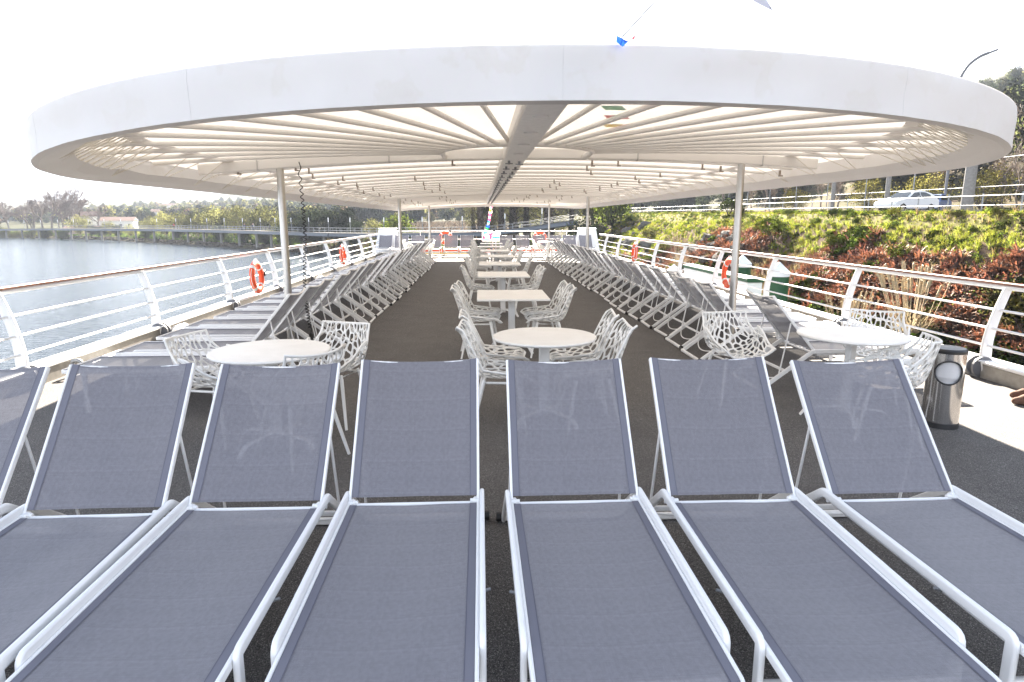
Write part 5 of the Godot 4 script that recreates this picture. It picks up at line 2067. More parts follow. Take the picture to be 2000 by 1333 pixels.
func build_bank_life():
	var zone := FastNoiseLite.new()
	zone.seed = 14
	zone.frequency = 0.09
	# bracken, grass, brambles over the slope
	var br := []
	var brc := []
	var bd := []
	var bdc := []
	var gr := []
	var grc := []
	var gb := []
	var gbc := []
	var dry := []
	var dryc := []
	for i in 24000:
		var z := -12.0 - 100.0 * pow(rng.randf(), 1.5)
		var x := rf(13.0, 25.0)
		var t := (24.0 - x) / 11.0   # 0 top, 1 water
		var n := zone.get_noise_2d(x * 1.2, z)
		var nf := zone.get_noise_2d(x * 5.0 + 100.0, z * 5.0)
		if t > 0.86: continue
		var leafy := smoothstep(-55.0, -75.0, z) * 0.5
		if t + n * 0.25 + nf * 0.1 < 0.26 + leafy * 0.8:
			if rng.randf() < 0.9:
				gr.append(place(x, z, rf(0.45, 0.85) * (0.6 if x > 22.6 else 1.0)))
				grc.append(tint(0.3))
			elif rng.randf() < 0.6:
				gb.append(place(x, z, rf(0.5, 1.0)))
				gbc.append(tint(0.3))
			else:
				dry.append(place(x, z, rf(0.6, 1.1)))
				dryc.append(tint(0.25))
		elif n + nf * 0.6 > 0.42 or (t > 0.66 and nf > -0.1):
			gb.append(place(x, z, rf(0.6, 1.25)))
			gbc.append(tint(0.35))
		elif n - nf < -0.25:
			dry.append(place(x, z, rf(0.6, 1.0)))
			dryc.append(tint(0.25))
		elif rng.randf() < 0.55:
			br.append(place(x, z, rf(0.6, 1.15)))
			brc.append(tint(0.35))
		else:
			bd.append(place(x, z, rf(0.6, 1.15)))
			bdc.append(tint(0.35))
	scatter("bracken", "reddish brown dead bracken covering the bank slope", "bracken", tuft_mesh(17, 0.62, 0.03, 1.1, 3, 0.35, 9), M.leaf_bracken, br, brc)
	scatter("bracken", "dark brown matted bracken low among the slope's red bracken", "bracken", tuft_mesh(16, 0.52, 0.03, 1.3, 4, 0.35, 8), M.leaf_bracken_dark, bd, bdc)
	scatter("grass", "bright yellow-green grass along the top of the bank", "grass", tuft_mesh(26, 0.55, 0.013, 0.8, 5, 0.3), M.leaf_grass, gr, grc)
	scatter("brambles", "low green brambles scattered over the bank slope", "brambles", crown_mesh([[Vector3(0, 0.16, 0), Vector3(0.42, 0.22, 0.42)], [Vector3(0.25, 0.2, 0.1), Vector3(0.25, 0.2, 0.28)], [Vector3(-0.2, 0.22, -0.15), Vector3(0.25, 0.2, 0.25)]], 170, 0.10, 6, 0.35, 0.7), M.leaf_green, gb, gbc)
	scatter("dry_grass", "straw coloured dry grass between the bracken", "grass", tuft_mesh(22, 0.6, 0.011, 0.9, 7, 0.3), M.leaf_grass_dry, dry, dryc)
	# shrubs: each a thing
	var sh := thing("shrub", "leafy shrub", "shrub")
	var sb := MB.new()
	for k in 7:
		var a := TAU * k / 7.0
		sb.tube([Vector3(0, -0.1, 0), Vector3(cos(a) * 0.2, 0.45, sin(a) * 0.2), Vector3(cos(a) * 0.5, 0.95, sin(a) * 0.5)], 0.022, 4, [1.0, 0.8, 0.4])
	part("stems", sb.mesh(), M.bark, sh)
	var cl := []
	for k in 11:
		var a := TAU * k / 11.0 * 3.1
		var rr := rf(0.15, 0.62)
		cl.append([Vector3(cos(a) * rr, rf(0.45, 1.15), sin(a) * rr), Vector3.ONE * rf(0.24, 0.4)])
	part("foliage", crown_mesh(cl, 1500, 0.085, 8, 0.35, 0.6), M.leaf_bright, sh)
	var S := [[20.6, -45.5, 1.6, "leaf_bright", "bright green leafy shrub on the bank seen beside the bank-side steel post"], [17.6, -19.8, 1.9, "leaf_yellow", "big yellow-green shrub on the bank slope nearest the person"], [18.8, -22.0, 1.5, "leaf_willow", "yellow-green shrub beside the big one on the slope"], [16.2, -19.0, 1.6, "leaf_green", "dark green shrub low on the bank under the big yellow-green one"], [15.6, -21.5, 1.5, "leaf_green", "dark green shrub low on the bank beside the pampas grass"], [16.4, -24.4, 1.3, "leaf_dark", "dark evergreen shrub above the shoreline rocks"], [15.2, -27.5, 1.3, "leaf_dark", "dark evergreen shrub behind the pampas grass"], [23.6, -62.0, 1.5, "leaf_green", "rounded green shrub at the top of the bank below the guard rail"], [23.3, -58.5, 0.9, "leaf_green", "small dark green shrub in the grass at the bank top"], [23.3, -41.5, 0.4, "leaf_green", "little round green shrub in the grass under the white car"], [23.4, -36.5, 0.55, "leaf_grass", "tall tufted yellow-green shrub in front of the white car's wheel"], [23.4, -31.5, 0.45, "leaf_olive", "olive shrub at the bank top between the car and the fence"], [23.5, -29.0, 0.5, "leaf_willow", "yellowish shrub at the bank top by the tall fence"], [23.2, -49.0, 0.5, "leaf_green", "small green shrub at the bank top behind the steel post"], [20.0, -30.5, 0.8, "leaf_bright", "small bright green shrub amid red bracken"], [20.5, -37.0, 0.9, "leaf_bright", "small light green shrub high in the red bracken"], [18.6, -66.0, 1.3, "leaf_willow", "yellow-green shrub beside the grey boulders"], [20.0, -78.0, 1.4, "leaf_willow", "yellow-green shrub below the person in black"], [17.5, -90.0, 1.8, "leaf_olive", "olive shrub at the far foot of the bank"], [22.0, -95.0, 1.5, "leaf_green", "green shrub at the far top of the bank"]]
	for i in S.size():
		var q: Array = S[i]
		var at := Vector3(q[0], right_land(q[0], q[1]) - 0.08, q[1])
		var o: Node3D = sh
		if i == 0:
			sh.position = at
			sh.set_meta("label", q[4])
			sh.set_meta("group", "shrubs on the bank")
		else: o = copy(sh, at, rf(0, TAU), q[4])
		o.scale = Vector3(q[2], q[2] * rf(0.8, 1.05), q[2])
		(o.get_node("foliage") as MeshInstance3D).material_override = M[q[3]]
	# pampas grass
	var pg := thing("pampas_grass", "pale pampas grass clump with plumes low on the bank", "grass clump")
	part("leaves", tuft_mesh(620, 1.5, 0.007, 1.0, 21, 0.3), M.leaf_reed, pg)
	var pl := MB.new()
	pl.colored = true
	for k in 34:
		var a := rf(0, TAU)
		var r := rf(0.1, 0.7)
		var p0 := Vector3(cos(a) * r * 0.3, 0, sin(a) * r * 0.3)
		var p1 := p0 + Vector3(cos(a) * r, rf(1.7, 2.3), sin(a) * r)
		pl.tube([p0, (p0 + p1) * 0.5, p1], 0.008, 3)
		var d := (p1 - p0).normalized()
		pl.col = Color(1.1, 1.05, 1.0) * rf(0.85, 1.15)
		pl.tube([p1 - d * 0.36, p1 - d * 0.24, p1, p1 + Vector3(cos(a), -0.2, sin(a)) * 0.14], 0.026, 5, [0.2, 1.0, 0.7, 0.1])
		for q in 26:
			var bp := p1 - d * rf(-0.02, 0.34)
			var bo := Vector3(rf(-1, 1), rf(-0.6, 0.5), rf(-1, 1)) * 0.075
			pl.flat(bp, bp + d * 0.03, bp + bo + d * 0.05)
	part("plumes", pl.mesh(), M.leaf_reed, pg)
	pg.position = Vector3(16.2, right_land(16.2, -23.6), -23.6)
	pg.scale = Vector3(1.6, 1.45, 1.6)
	var pg2 := copy(pg, Vector3(16.6, right_land(16.6, -54.0), -54.0), 1.0, "tall straw coloured reeds below the grey boulders")
	pg2.scale = Vector3(1.4, 1.5, 1.4)
	var pg3 := copy(pg, Vector3(15.4, right_land(15.4, -27.0), -26.5), 2.0, "second pampas grass clump behind the first")
	pg3.scale = Vector3.ONE * 1.2
	# rocks
	var rm := [rock_mesh(1), rock_mesh(2), rock_mesh(3), rock_mesh(4), rock_mesh(5)]
	for i in 120:
		var z := 0.0
		var x := 0.0
		var s := 0.0
		var lab := "grey boulder along the foot of the bank"
		var gp := "boulders at the foot of the bank"
		if i < 84:
			z = -11.0 - 72.0 * pow(i / 84.0, 1.2) + rf(-0.4, 0.4)
			x = rf(13.6, 15.6)
			s = rf(0.35, 0.85)
		elif i < 108:
			z = rf(-64.0, -46.0)
			x = rf(17.5, 20.6)
			s = rf(0.3, 0.8)
			lab = "grey boulder among the shrubs halfway up the bank"
			gp = "boulders halfway up the bank"
		else:
			z = rf(-100.0, -70.0)
			x = rf(17.0, 22.0)
			s = rf(0.4, 1.0)
			lab = "large stone on the far part of the bank below the path"
			gp = "stones on the far bank"
		var o := part("boulder", rm[i % 5], M.rock if i >= 84 or i % 3 else M.mud_rock, self)
		o.position = Vector3(x, right_land(x, z) + s * 0.1, z)
		o.rotation = Vector3(rf(-0.4, 0.4), rf(0, TAU), rf(-0.4, 0.4))
		o.scale = Vector3(s * rf(0.9, 1.6), s * rf(0.6, 0.95), s * rf(0.8, 1.3))
		tag(o, lab, "rock", gp)
	# mooring piles and landing stage
	for q in [[8.5, -18.8, 0.30, "green mooring pile with a white cone cap at the near end of the landing stage"], [8.95, -22.6, 0.30, "green mooring pile with a white cone cap behind the landing stage"], [8.3, -28.6, 0.36, "green mooring pile with a white cone cap at the far end of the landing stage"]]:
		var t := thing("mooring_pile", q[3], "pile", Vector3(q[0], 0, q[1]), 0.0, "mooring piles")
		var b := MB.new()
		b.lathe([Vector2(q[2], WATER - 2.0), Vector2(q[2], 0.12), Vector2(0, 0.12)], 28)
		part("shaft", b.mesh(), M.pile_green, t)
		b = MB.new()
		b.lathe([Vector2(q[2] + 0.012, 0.02), Vector2(q[2] + 0.02, 0.125), Vector2(q[2] + 0.02, 0.15), Vector2(0.02, 0.44), Vector2(0, 0.445)], 28)
		part("cone_cap", b.mesh(), M.white_paint, t)
		if q[1] < -28.0: t.position.y = -0.75
	var st := thing("landing_stage", "white landing stage with a green top edge between the mooring piles", "landing stage", Vector3(8.45, -0.28, -23.6))
	part("side_panel", box_mesh(Vector3(0.5, 5.6, 6.6), 0.02), M.white_paint, st, Vector3(0, -2.83, 0))
	part("top_edge", box_mesh(Vector3(0.56, 0.13, 6.7), 0.02), M.pile_green, st, Vector3(0, 0.037, 0))
	road_side()

# ---------------------------------------------------------------- road side
func make_car(called: String, label: String, paint: Material) -> Node3D:
	# length along x, nose at -x
	var t := thing(called, label, "car")
	var side := PackedVector2Array([Vector2(-2.12, 0.32), Vector2(-2.17, 0.52), Vector2(-2.10, 0.70), Vector2(-1.75, 0.83), Vector2(-1.15, 0.95), Vector2(-0.95, 0.98), Vector2(1.75, 1.02), Vector2(2.08, 0.92), Vector2(2.14, 0.6), Vector2(2.10, 0.34), Vector2(1.72, 0.28), Vector2(1.62, 0.50), Vector2(1.38, 0.62), Vector2(1.14, 0.50), Vector2(1.04, 0.26), Vector2(-1.02, 0.24), Vector2(-1.12, 0.50), Vector2(-1.36, 0.62), Vector2(-1.60, 0.50), Vector2(-1.70, 0.28)])
	var b := MB.new()
	b.prism(side, 1.62)
	# bevelled shoulders
	var inset := PackedVector2Array()
	for p in side: inset.append(Vector2(p.x * 0.985, 0.6 + (p.y - 0.6) * 0.93))
	b.prism(inset, 1.76)
	part("body", b.mesh(), paint, t)
	var cab := [Vector2(-1.0, 0.97), Vector2(-0.25, 1.42), Vector2(0.25, 1.50), Vector2(0.9, 1.48), Vector2(1.5, 1.34), Vector2(1.98, 1.0)]
	b = MB.new()
	for i in cab.size() - 1:
		var p: Vector2 = cab[i]
		var q: Vector2 = cab[i + 1]
		var wp := lerpf(0.82, 0.60, (p.y - 0.97) / 0.53)
		var wq := lerpf(0.82, 0.60, (q.y - 0.97) / 0.53)
		var nn := Vector3(-(q.y - p.y), q.x - p.x, 0).normalized()
		b.quad(Vector3(p.x, p.y, -wp), Vector3(q.x, q.y, -wq), Vector3(q.x, q.y, wq), Vector3(p.x, p.y, wp), nn)
		for s in [-1.0, 1.0]:
			b.quad(Vector3(p.x, p.y, s * wp), Vector3(q.x, q.y, s * wq), Vector3(q.x, 0.97, s * 0.82), Vector3(p.x, 0.97, s * 0.82), Vector3(0, 0.35, s).normalized())
	part("cabin", b.mesh(), paint, t)
	for s in [-1.0, 1.0]:
		for w in [[Vector2(-0.72, 1.02), Vector2(-0.18, 1.36), Vector2(0.36, 1.42), Vector2(0.36, 1.02)], [Vector2(0.42, 1.02), Vector2(0.42, 1.42), Vector2(0.95, 1.40), Vector2(1.36, 1.24), Vector2(1.40, 1.04)]]:
			b = MB.new()
			var pts := []
			for p in w: pts.append(Vector3(p.x, p.y, s * (lerpf(0.82, 0.60, (p.y - 0.97) / 0.53) + 0.014)))
			for i in range(1, pts.size() - 1): b.flat(pts[0], pts[i], pts[i + 1], Vector3(0, 0.3, s))
			part("side_window", b.mesh(), M.window_dark, t)
		b = MB.new()
		b.cbox(Vector3(-1.98, 0.70, s * 0.62), Vector3(0.26, 0.14, 0.3), 0.03)
		part("headlight", b.mesh(), M.rim_metal, t)
		b = MB.new()
		b.cbox(Vector3(2.06, 0.84, s * 0.68), Vector3(0.14, 0.22, 0.24), 0.03)
		part("tail_light", b.mesh(), M.car_red_light, t)
		for x in [-1.36, 1.38]:
			b = MB.new()
			b.lathe([Vector2(0.20, -0.10), Vector2(0.31, -0.10), Vector2(0.33, -0.06), Vector2(0.33, 0.06), Vector2(0.31, 0.10), Vector2(0.20, 0.10)], 20)
			var wh := part("wheel", b.mesh(), M.tyre, t, Vector3(x, 0.33, s * 0.76))
			wh.rotation.x = PI * 0.5
			b = MB.new()
			b.lathe([Vector2(0, -0.07), Vector2(0.21, -0.085), Vector2(0.21, 0.085), Vector2(0, 0.07)], 14)
			part("rim", b.mesh(), M.rim_metal, wh)
	b = MB.new()
	b.quad(Vector3(-0.93, 1.03, -0.74), Vector3(-0.3, 1.41, -0.60), Vector3(-0.3, 1.41, 0.60), Vector3(-0.93, 1.03, 0.74), Vector3(-0.5, 0.85, 0))
	part("windscreen", b.mesh(), M.window_dark, t, Vector3(-0.012, 0.016, 0))
	b = MB.new()
	b.quad(Vector3(1.93, 1.06, -0.72), Vector3(1.56, 1.32, -0.60), Vector3(1.56, 1.32, 0.60), Vector3(1.93, 1.06, 0.72), Vector3(0.5, 0.85, 0))
	part("rear_window", b.mesh(), M.window_dark, t, Vector3(0.014, 0.016, 0))
	return t

func road_side():
	var c := make_car("parked_car", "white hatchback on the road above the bank", M.car_white)
	c.position = Vector3(30.2, road_h(-46.0) + 0.03, -45.6)
	c.rotation.y = 0.30
	var c2 := copy(c, Vector3(35.2, road_h(-50.0) - 0.05, -50.0), 0.7, "pale blue car half hidden behind the white hatchback")
	for n in ["body", "cabin"]: (c2.get_node(n) as MeshInstance3D).material_override = M.car_blue
	var c3 := copy(c, Vector3(56.0, right_land(56.0, -66.0) + 0.05, -66.0), -2.28, "dark grey car seen from behind with red tail lights")
	for n in ["body", "cabin"]: (c3.get_node(n) as MeshInstance3D).material_override = M.car_grey
	for q in [c, c2, c3]: q.set_meta("group", "cars on the road")
	# guard rail
	var g := thing("guard_rail", "long grey two-bar guard rail along the road above the bank", "guard rail", Vector3(24.6, 0, 0))
	var post := box_mesh(Vector3(0.05, 1.02, 0.05))
	var z := 2.0
	while z > -118.0:
		part("post", post, M.galvanised, g, Vector3(0.12, road_h(z) + 0.45, z))
		z -= 2.4
	for y in [0.82, 0.35]:
		var line := []
		for k in 13: line.append(Vector3(0, road_h(lerpf(4.0, -118.0, k / 12.0)) + y, lerpf(4.0, -118.0, k / 12.0)))
		part("bar", tube_mesh(line, 0.026 if y > 0.5 else 0.02, 8), M.galvanised, g)
	# tall fence behind the road
	var f := thing("tall_fence", "tall thin steel fence frames behind the road", "fence", Vector3(37.0, 0, 0))
	z = -34.0
	var up := true
	while z > -100.0:
		part("post", tube_mesh([Vector3(0, road_h(z) - 0.2, z), Vector3(0, road_h(z) + 4.0, z)], 0.05, 6), M.galvanised, f)
		if z > -93.0:
			for y in [1.9, 3.9]: part("bar", tube_mesh([Vector3(0, road_h(z) + y, z), Vector3(0, road_h(z - 7.0) + y, z - 7.0)], 0.03, 5), M.galvanised, f)
		z -= 7.0
	for q in [[35.8, -47.0, 5.2, "thick grey concrete pole behind the white hatchback"], [36.0, -57.0, 5.5, "slim grey concrete pole further along the road"], [36.0, -66.0, 5.5, "slim grey concrete pole at the bend of the road"]]:
		var p := thing("concrete_pole", q[3], "pole", Vector3(q[0], road_h(q[1]) - 0.1, q[1]), 0.0, "concrete poles along the road")
		part("shaft", tube_mesh([Vector3(0, -0.3, 0), Vector3(0, q[2], 0)], 0.42 if q[1] > -50.0 else 0.22, 12, [1.0, 0.85]), M.concrete, p)
		part("cap", box_mesh(Vector3(0.9, 0.12, 0.9) if q[1] > -50.0 else Vector3(0.4, 0.1, 0.4), 0.02), M.concrete, p, Vector3(0, q[2], 0))
	var l := thing("street_lamp", "tall street lamp with a curved arm rising above the awning", "street lamp", Vector3(36.6, road_h(-50.5) - 0.1, -50.5))
	part("mast", tube_mesh(spline([Vector3(0, -0.2, 0), Vector3(0, 5.0, 0), Vector3(0, 9.6, 0), Vector3(0.35, 11.0, 0.1), Vector3(1.1, 11.75, 0.25), Vector3(1.75, 12.05, 0.4)], 6), 0.11, 8), M.grey_plastic, l)
	var hd := MB.new()
	hd.cbox(Vector3.ZERO, Vector3(0.75, 0.14, 0.28), 0.05, Basis(Vector3(0, 1, 0), -0.2) * Basis(Vector3(0, 0, 1), 0.35))
	part("lamp_head", hd.mesh(), M.grey_plastic, l, Vector3(2.02, 12.14, 0.44))
	# trees behind the road
	var wl := leafy_tree("willow", "round yellow-green willow bush behind the road", 4.2, 4.6, M.leaf_yellow, M.bark_pale, 3200, 0.17, 31, 0.12, 22, 0.8)
	wl.set_meta("group", "willows behind the road")
	var W := [[44.0, -56.0, 1.0], [40.5, -58.5, 0.95], [47.0, -52.0, 1.1], [51.0, -49.5, 1.15], [55.0, -47.0, 1.2], [38.5, -64.0, 0.9], [60.0, -58.0, 1.2], [50.0, -62.0, 1.0], [39.0, -80.0, 0.8], [64.0, -50.0, 1.2]]
	for i in W.size():
		var at := Vector3(W[i][0], right_land(W[i][0], W[i][1]) - 0.1, W[i][1])
		if i == 0: wl.position = at
		else: scaled_copy(wl, at, rf(0, TAU), Vector3.ONE * W[i][2], "round yellow-green willow bush behind the road", "willows behind the road")
	var tt := twig_tree(7.0, 5, 0.5, 6)
	var bt := thing("bare_tree", "leafless brown tree on the slope behind the road", "tree")
	bt.set_meta("group", "leafless trees behind the road")
	part("trunk", tt[0], M.bark_pale, bt)
	part("crown", tt[1], M.twig_tan, bt)
	var n := 0
	for i in 34:
		var x := rf(42.0, 75.0)
		var z2 := rf(-125.0, -45.0)
		if x > 55.0 and z2 > -60.0: x -= 10.0
		var at := Vector3(x, right_land(x, z2) - 0.1, z2)
		if i == 0: bt.position = at
		else: scaled_copy(bt, at, rf(0, TAU), Vector3.ONE * rf(0.6, 1.2), "leafless brown tree on the slope behind the road", "leafless trees behind the road")
	# hillside wood
	var hm := crown_mesh([[Vector3(0, 2.6, 0), Vector3(1.9, 1.6, 1.9)], [Vector3(0.8, 4.0, 0.3), Vector3(1.3, 1.2, 1.3)], [Vector3(-0.9, 3.6, -0.4), Vector3(1.3, 1.1, 1.3)], [Vector3(0.1, 1.6, 1.0), Vector3(1.4, 1.2, 1.2)], [Vector3(-0.3, 5.0, 0.1), Vector3(0.9, 0.9, 0.9)]], 1100, 0.38, 33, 0.35, 0.6)
	var X := [[], [], []]
	var C := [[], [], []]
	for i in 1500:
		var x := rf(56.0, 240.0)
		var z2 := rf(-300.0, -20.0)
		if z2 > -104.0 or x > 12.0:
			var h := right_land(x, z2) if z2 > -104.0 else land(x, z2)
			var k := rng.randi() % 3
			var s := rf(0.7, 1.5)
			X[k].append(Transform3D(Basis(Vector3.UP, rf(0, TAU)).scaled(Vector3(s, s * rf(0.8, 1.3), s)), Vector3(x, h - 0.6, z2)))
			C[k].append(tint(0.25))
	scatter("hillside_wood", "dark green trees covering the hill behind the road", "wood", hm, M.leaf_dark, X[0], C[0])
	scatter("hillside_wood", "olive green trees mixed into the hill behind the road", "wood", hm, M.leaf_olive, X[1], C[1])
	scatter("hillside_wood", "yellowish spring trees mixed into the hill behind the road", "wood", hm, M.leaf_pale, X[2], C[2])

# ---------------------------------------------------------------- the far shore
const WALK := [[-420.0, -4.5, -440.0], [-283.0, -3.0, -330.0], [-191.2, -2.0, -268.0], [-158.2, -1.6, -250.0], [-97.1, -1.25, -207.0], [-67.5, -1.15, -178.0], [-45.3, -1.1, -153.0], [-31.4, -1.1, -138.0], [-21.0, -1.1, -133.0], [-9.3, -0.9, -129.0], [0.7, -0.75, -125.0], [9.1, 0.35, -118.0], [15.7, 1.45, -112.0]]

func boardwalk_at(x: float) -> Array:
	for i in WALK.size() - 1:
		if x <= WALK[i + 1][0]:
			var a := Vector3(WALK[i][0], WALK[i][1], WALK[i][2])
			var b := Vector3(WALK[i + 1][0], WALK[i + 1][1], WALK[i + 1][2])
			var f := (x - a.x) / (b.x - a.x)
			var d := (b - a).normalized()
			return [a.lerp(b, f), Vector3(d.z, 0, -d.x).normalized(), d]
	return [Vector3(15.7, 1.45, -112.0), Vector3(-0.7, 0, -0.7), Vector3(0.7, 0, 0.7)]

func build_far_shore():
	var t := thing("boardwalk", "long raised boardwalk on piles along the far shore, ramping up to the road", "boardwalk")
	for i in WALK.size() - 1:
		var a := Vector3(WALK[i][0], WALK[i][1], WALK[i][2])
		var b := Vector3(WALK[i + 1][0], WALK[i + 1][1], WALK[i + 1][2])
		var mb := MB.new()
		mb.sweep([a + Vector3(0, -0.42, 0), b + Vector3(0, -0.42, 0)], rect_profile(2.6, 0.7, 0.05, 1), Vector3.UP, false)
		part("girder", mb.mesh(), M.steel_blue, t)
		mb = MB.new()
		mb.sweep([a + Vector3(0, -0.03, 0), b + Vector3(0, -0.03, 0)], rect_profile(2.9, 0.08, 0.02, 1), Vector3.UP, false)
		part("deck_boards", mb.mesh(), M.concrete, t)
		var n := Vector3(b.z - a.z, 0, -(b.x - a.x)).normalized()
		for s in [-1.0, 1.0]:
			for y in [0.45, 1.0]:
				part("hand_rail", tube_mesh([a + n * s * 1.35 + Vector3(0, y, 0), b + n * s * 1.35 + Vector3(0, y, 0)], 0.03, 4), M.galvanised, t)
	var pile := tube_mesh([Vector3(0, 0, 0), Vector3(0, -4.6, 0)], 0.34, 10)
	var post := box_mesh(Vector3(0.06, 1.05, 0.06))
	var x := -270.0
	var k := 0
	var lamp := MB.new()
	lamp.tube([Vector3(0, 0, 0), Vector3(0, 2.2, 0)], 0.07, 6)
	var lp := lamp.mesh()
	lamp = MB.new()
	lamp.tube([Vector3(0, 2.2, 0), Vector3(0, 3.15, 0)], 0.11, 8)
	var lh := lamp.mesh()
	while x < 15.0:
		var q := boardwalk_at(x)
		var gap := 11.0 if x < -60.0 else 8.5
		if x < 12.5: part("pile", pile, M.concrete, t, q[0] + Vector3(0, -0.75, 0))
		var L := thing("boardwalk_lamp", "slim pole lamp with a white head on the boardwalk", "lamp post", q[0] + q[1] * 1.2, 0.0, "lamp posts along the boardwalk")
		part("pole", lp, M.galvanised, L)
		part("head", lh, M.white_paint, L)
		var d: Vector3 = q[2]
		x += gap * sqrt(d.x * d.x)
	x = -120.0
	while x < 15.0:
		var q := boardwalk_at(x)
		for s in [-1.0, 1.0]: part("rail_post", post, M.galvanised, t, q[0] + q[1] * s * 1.35 + Vector3(0, 0.5, 0))
		x += 1.6
	# trees one by one
	var wil := leafy_tree("willow", "broad pale green willow behind the boardwalk", 8.0, 8.5, M.leaf_willow, M.bark_pale, 3600, 0.34, 41, 0.12, 24, 0.9)
	var drk := leafy_tree("dark_tree", "dense dark green tree behind the boardwalk", 8.0, 7.5, M.leaf_dark, M.bark, 5200, 0.34, 42, 0.15, 22)
	var grn := leafy_tree("round_bush", "bright round green bush behind the boardwalk", 5.0, 6.0, M.leaf_bright, M.bark, 4200, 0.26, 43, 0.1, 20)
	var tb := twig_tree(13.0, 8, 0.42, 7)
	var bare := thing("bare_tree", "tall leafless purplish tree on the far shore", "tree")
	part("trunk", tb[0], M.bark_pale, bare)
	part("crown", tb[1], M.twig, bare)
	var first := {}
	var list := [
		["bare", -205, -292, 0.95, "tall leafless purplish tree on the far shore", "leafless trees on the far shore"], ["bare", -199, -300, 0.85, "", ""], ["bare", -214, -300, 0.9, "", ""], ["bare", -193, -290, 1.0, "", ""], ["bare", -184, -282, 1.1, "", ""], ["bare", -178, -279, 1.2, "", ""], ["bare", -172, -277, 1.15, "", ""], ["bare", -166, -274, 0.95, "", ""], ["bare", -221, -305, 1.0, "", ""], ["bare", -187, -300, 1.05, "", ""], ["bare", -160, -280, 0.8, "", ""], ["bare", -209, -310, 0.9, "", ""], ["bare", -196, -312, 1.0, "", ""], ["bare", -181, -296, 1.1, "", ""], ["bare", -175, -292, 1.0, "", ""], ["bare", -190, -284, 0.8, "", ""], ["bare", -218, -290, 0.8, "", ""], ["bare", -232, -312, 0.9, "", ""],
		["wil", -157, -262, 0.75, "broad pale green willow behind the boardwalk", "willows behind the boardwalk"], ["wil", -185, -268, 0.5, "", ""], ["wil", -198, -276, 0.5, "", ""], ["wil", -170, -262, 0.45, "", ""], ["wil", -118, -238, 0.75, "", ""], ["wil", -126, -240, 0.5, "", ""], ["wil", -108, -228, 0.75, "", ""], ["wil", -101, -226, 0.85, "", ""], ["wil", -94, -220, 0.85, "", ""], ["wil", -88, -212, 0.9, "", ""], ["wil", -82, -206, 0.95, "", ""], ["wil", -77, -206, 0.85, "", ""], ["wil", -71, -196, 0.8, "", ""], ["wil", -64, -188, 0.95, "", ""], ["wil", -59, -182, 1.0, "", ""], ["wil", -53, -180, 0.85, "", ""], ["wil", -26, -160, 0.55, "", ""], ["wil", -22, -150, 0.6, "", ""], ["wil", -205, -285, 0.5, "", ""], ["wil", -214, -288, 0.55, "", ""], ["wil", -224, -296, 0.5, "", ""], ["wil", -192, -272, 0.4, "", ""], ["wil", -178, -266, 0.4, "", ""], ["wil", -140, -252, 0.5, "", ""], ["wil", -148, -262, 0.4, "", ""], ["wil", 15, -145, 0.7, "", ""], ["wil", 22, -128, 0.8, "", ""], ["wil", 12, -160, 0.9, "", ""], ["wil", 30, -150, 1.0, "", ""],
		["drk", -38, -152, 0.95, "dense dark green tree behind the boardwalk", "dark trees behind the boardwalk"], ["drk", -33, -152, 0.85, "", ""], ["drk", -43, -158, 0.9, "", ""], ["drk", -29, -148, 0.6, "", ""], ["drk", -47, -158, 0.6, "", ""], ["drk", -75, -190, 0.55, "", ""], ["drk", -142, -250, 0.42, "", ""], ["drk", -133, -244, 0.42, "", ""], ["drk", -150, -258, 0.45, "", ""], ["drk", -112, -222, 0.35, "", ""], ["drk", -98, -214, 0.35, "", ""], ["drk", -56, -170, 0.42, "", ""], ["drk", -172, -264, 0.4, "", ""], ["drk", -64, -178, 0.4, "", ""],
		["grn", -18.2, -140, 1.05, "bright round green bush behind the boardwalk", "round green bushes behind the boardwalk"], ["grn", -14.6, -142, 0.6, "", ""], ["grn", -160, -256, 0.7, "", ""], ["grn", 17.5, -107, 1.1, "", ""], ["grn", 20.5, -103, 0.9, "", ""], ["grn", 14.5, -112, 0.7, "", ""], ["grn", -3.0, -121.0, 0.6, "", ""], ["grn", 3.0, -117.5, 0.6, "", ""], ["grn", -10.0, -124.0, 0.5, "", ""], ["grn", 8.0, -113.5, 0.55, "", ""]]
	var proto := {"bare": bare, "wil": wil, "drk": drk, "grn": grn}
	var lab := {}
	for q in list:
		var p: Node3D = proto[q[0]]
		var at := Vector3(q[1], land(q[1], q[2]) - 0.15, q[2])
		if not first.has(q[0]):
			first[q[0]] = true
			lab[q[0]] = [q[4], q[5]]
			p.position = at
			p.scale = Vector3.ONE * q[3] * 1.35
			p.set_meta("label", q[4])
			p.set_meta("group", q[5])
		else: scaled_copy(p, at, rf(0, TAU), Vector3(1, rf(0.85, 1.1), 1) * float(q[3]) * 1.35, lab[q[0]][0], lab[q[0]][1])
	# cypress
	var cy := thing("cypress", "single dark pointed cypress beside the red-roofed houses", "tree", Vector3(-164, land(-164, -290) - 0.2, -290))
	part("trunk", tube_mesh([Vector3(0, -0.3, 0), Vector3(0, 3, 0)], 0.25, 6), M.bark, cy)
	part("crown", crown_mesh([[Vector3(0, 2.8, 0), Vector3(2.2, 2.4, 2.2)], [Vector3(0.1, 5.4, 0), Vector3(1.9, 2.6, 1.9)], [Vector3(0, 8.0, 0.1), Vector3(1.2, 2.2, 1.2)], [Vector3(0, 10.0, 0), Vector3(0.6, 1.3, 0.6)]], 2600, 0.42, 44, 0.3), M.leaf_dark, cy)
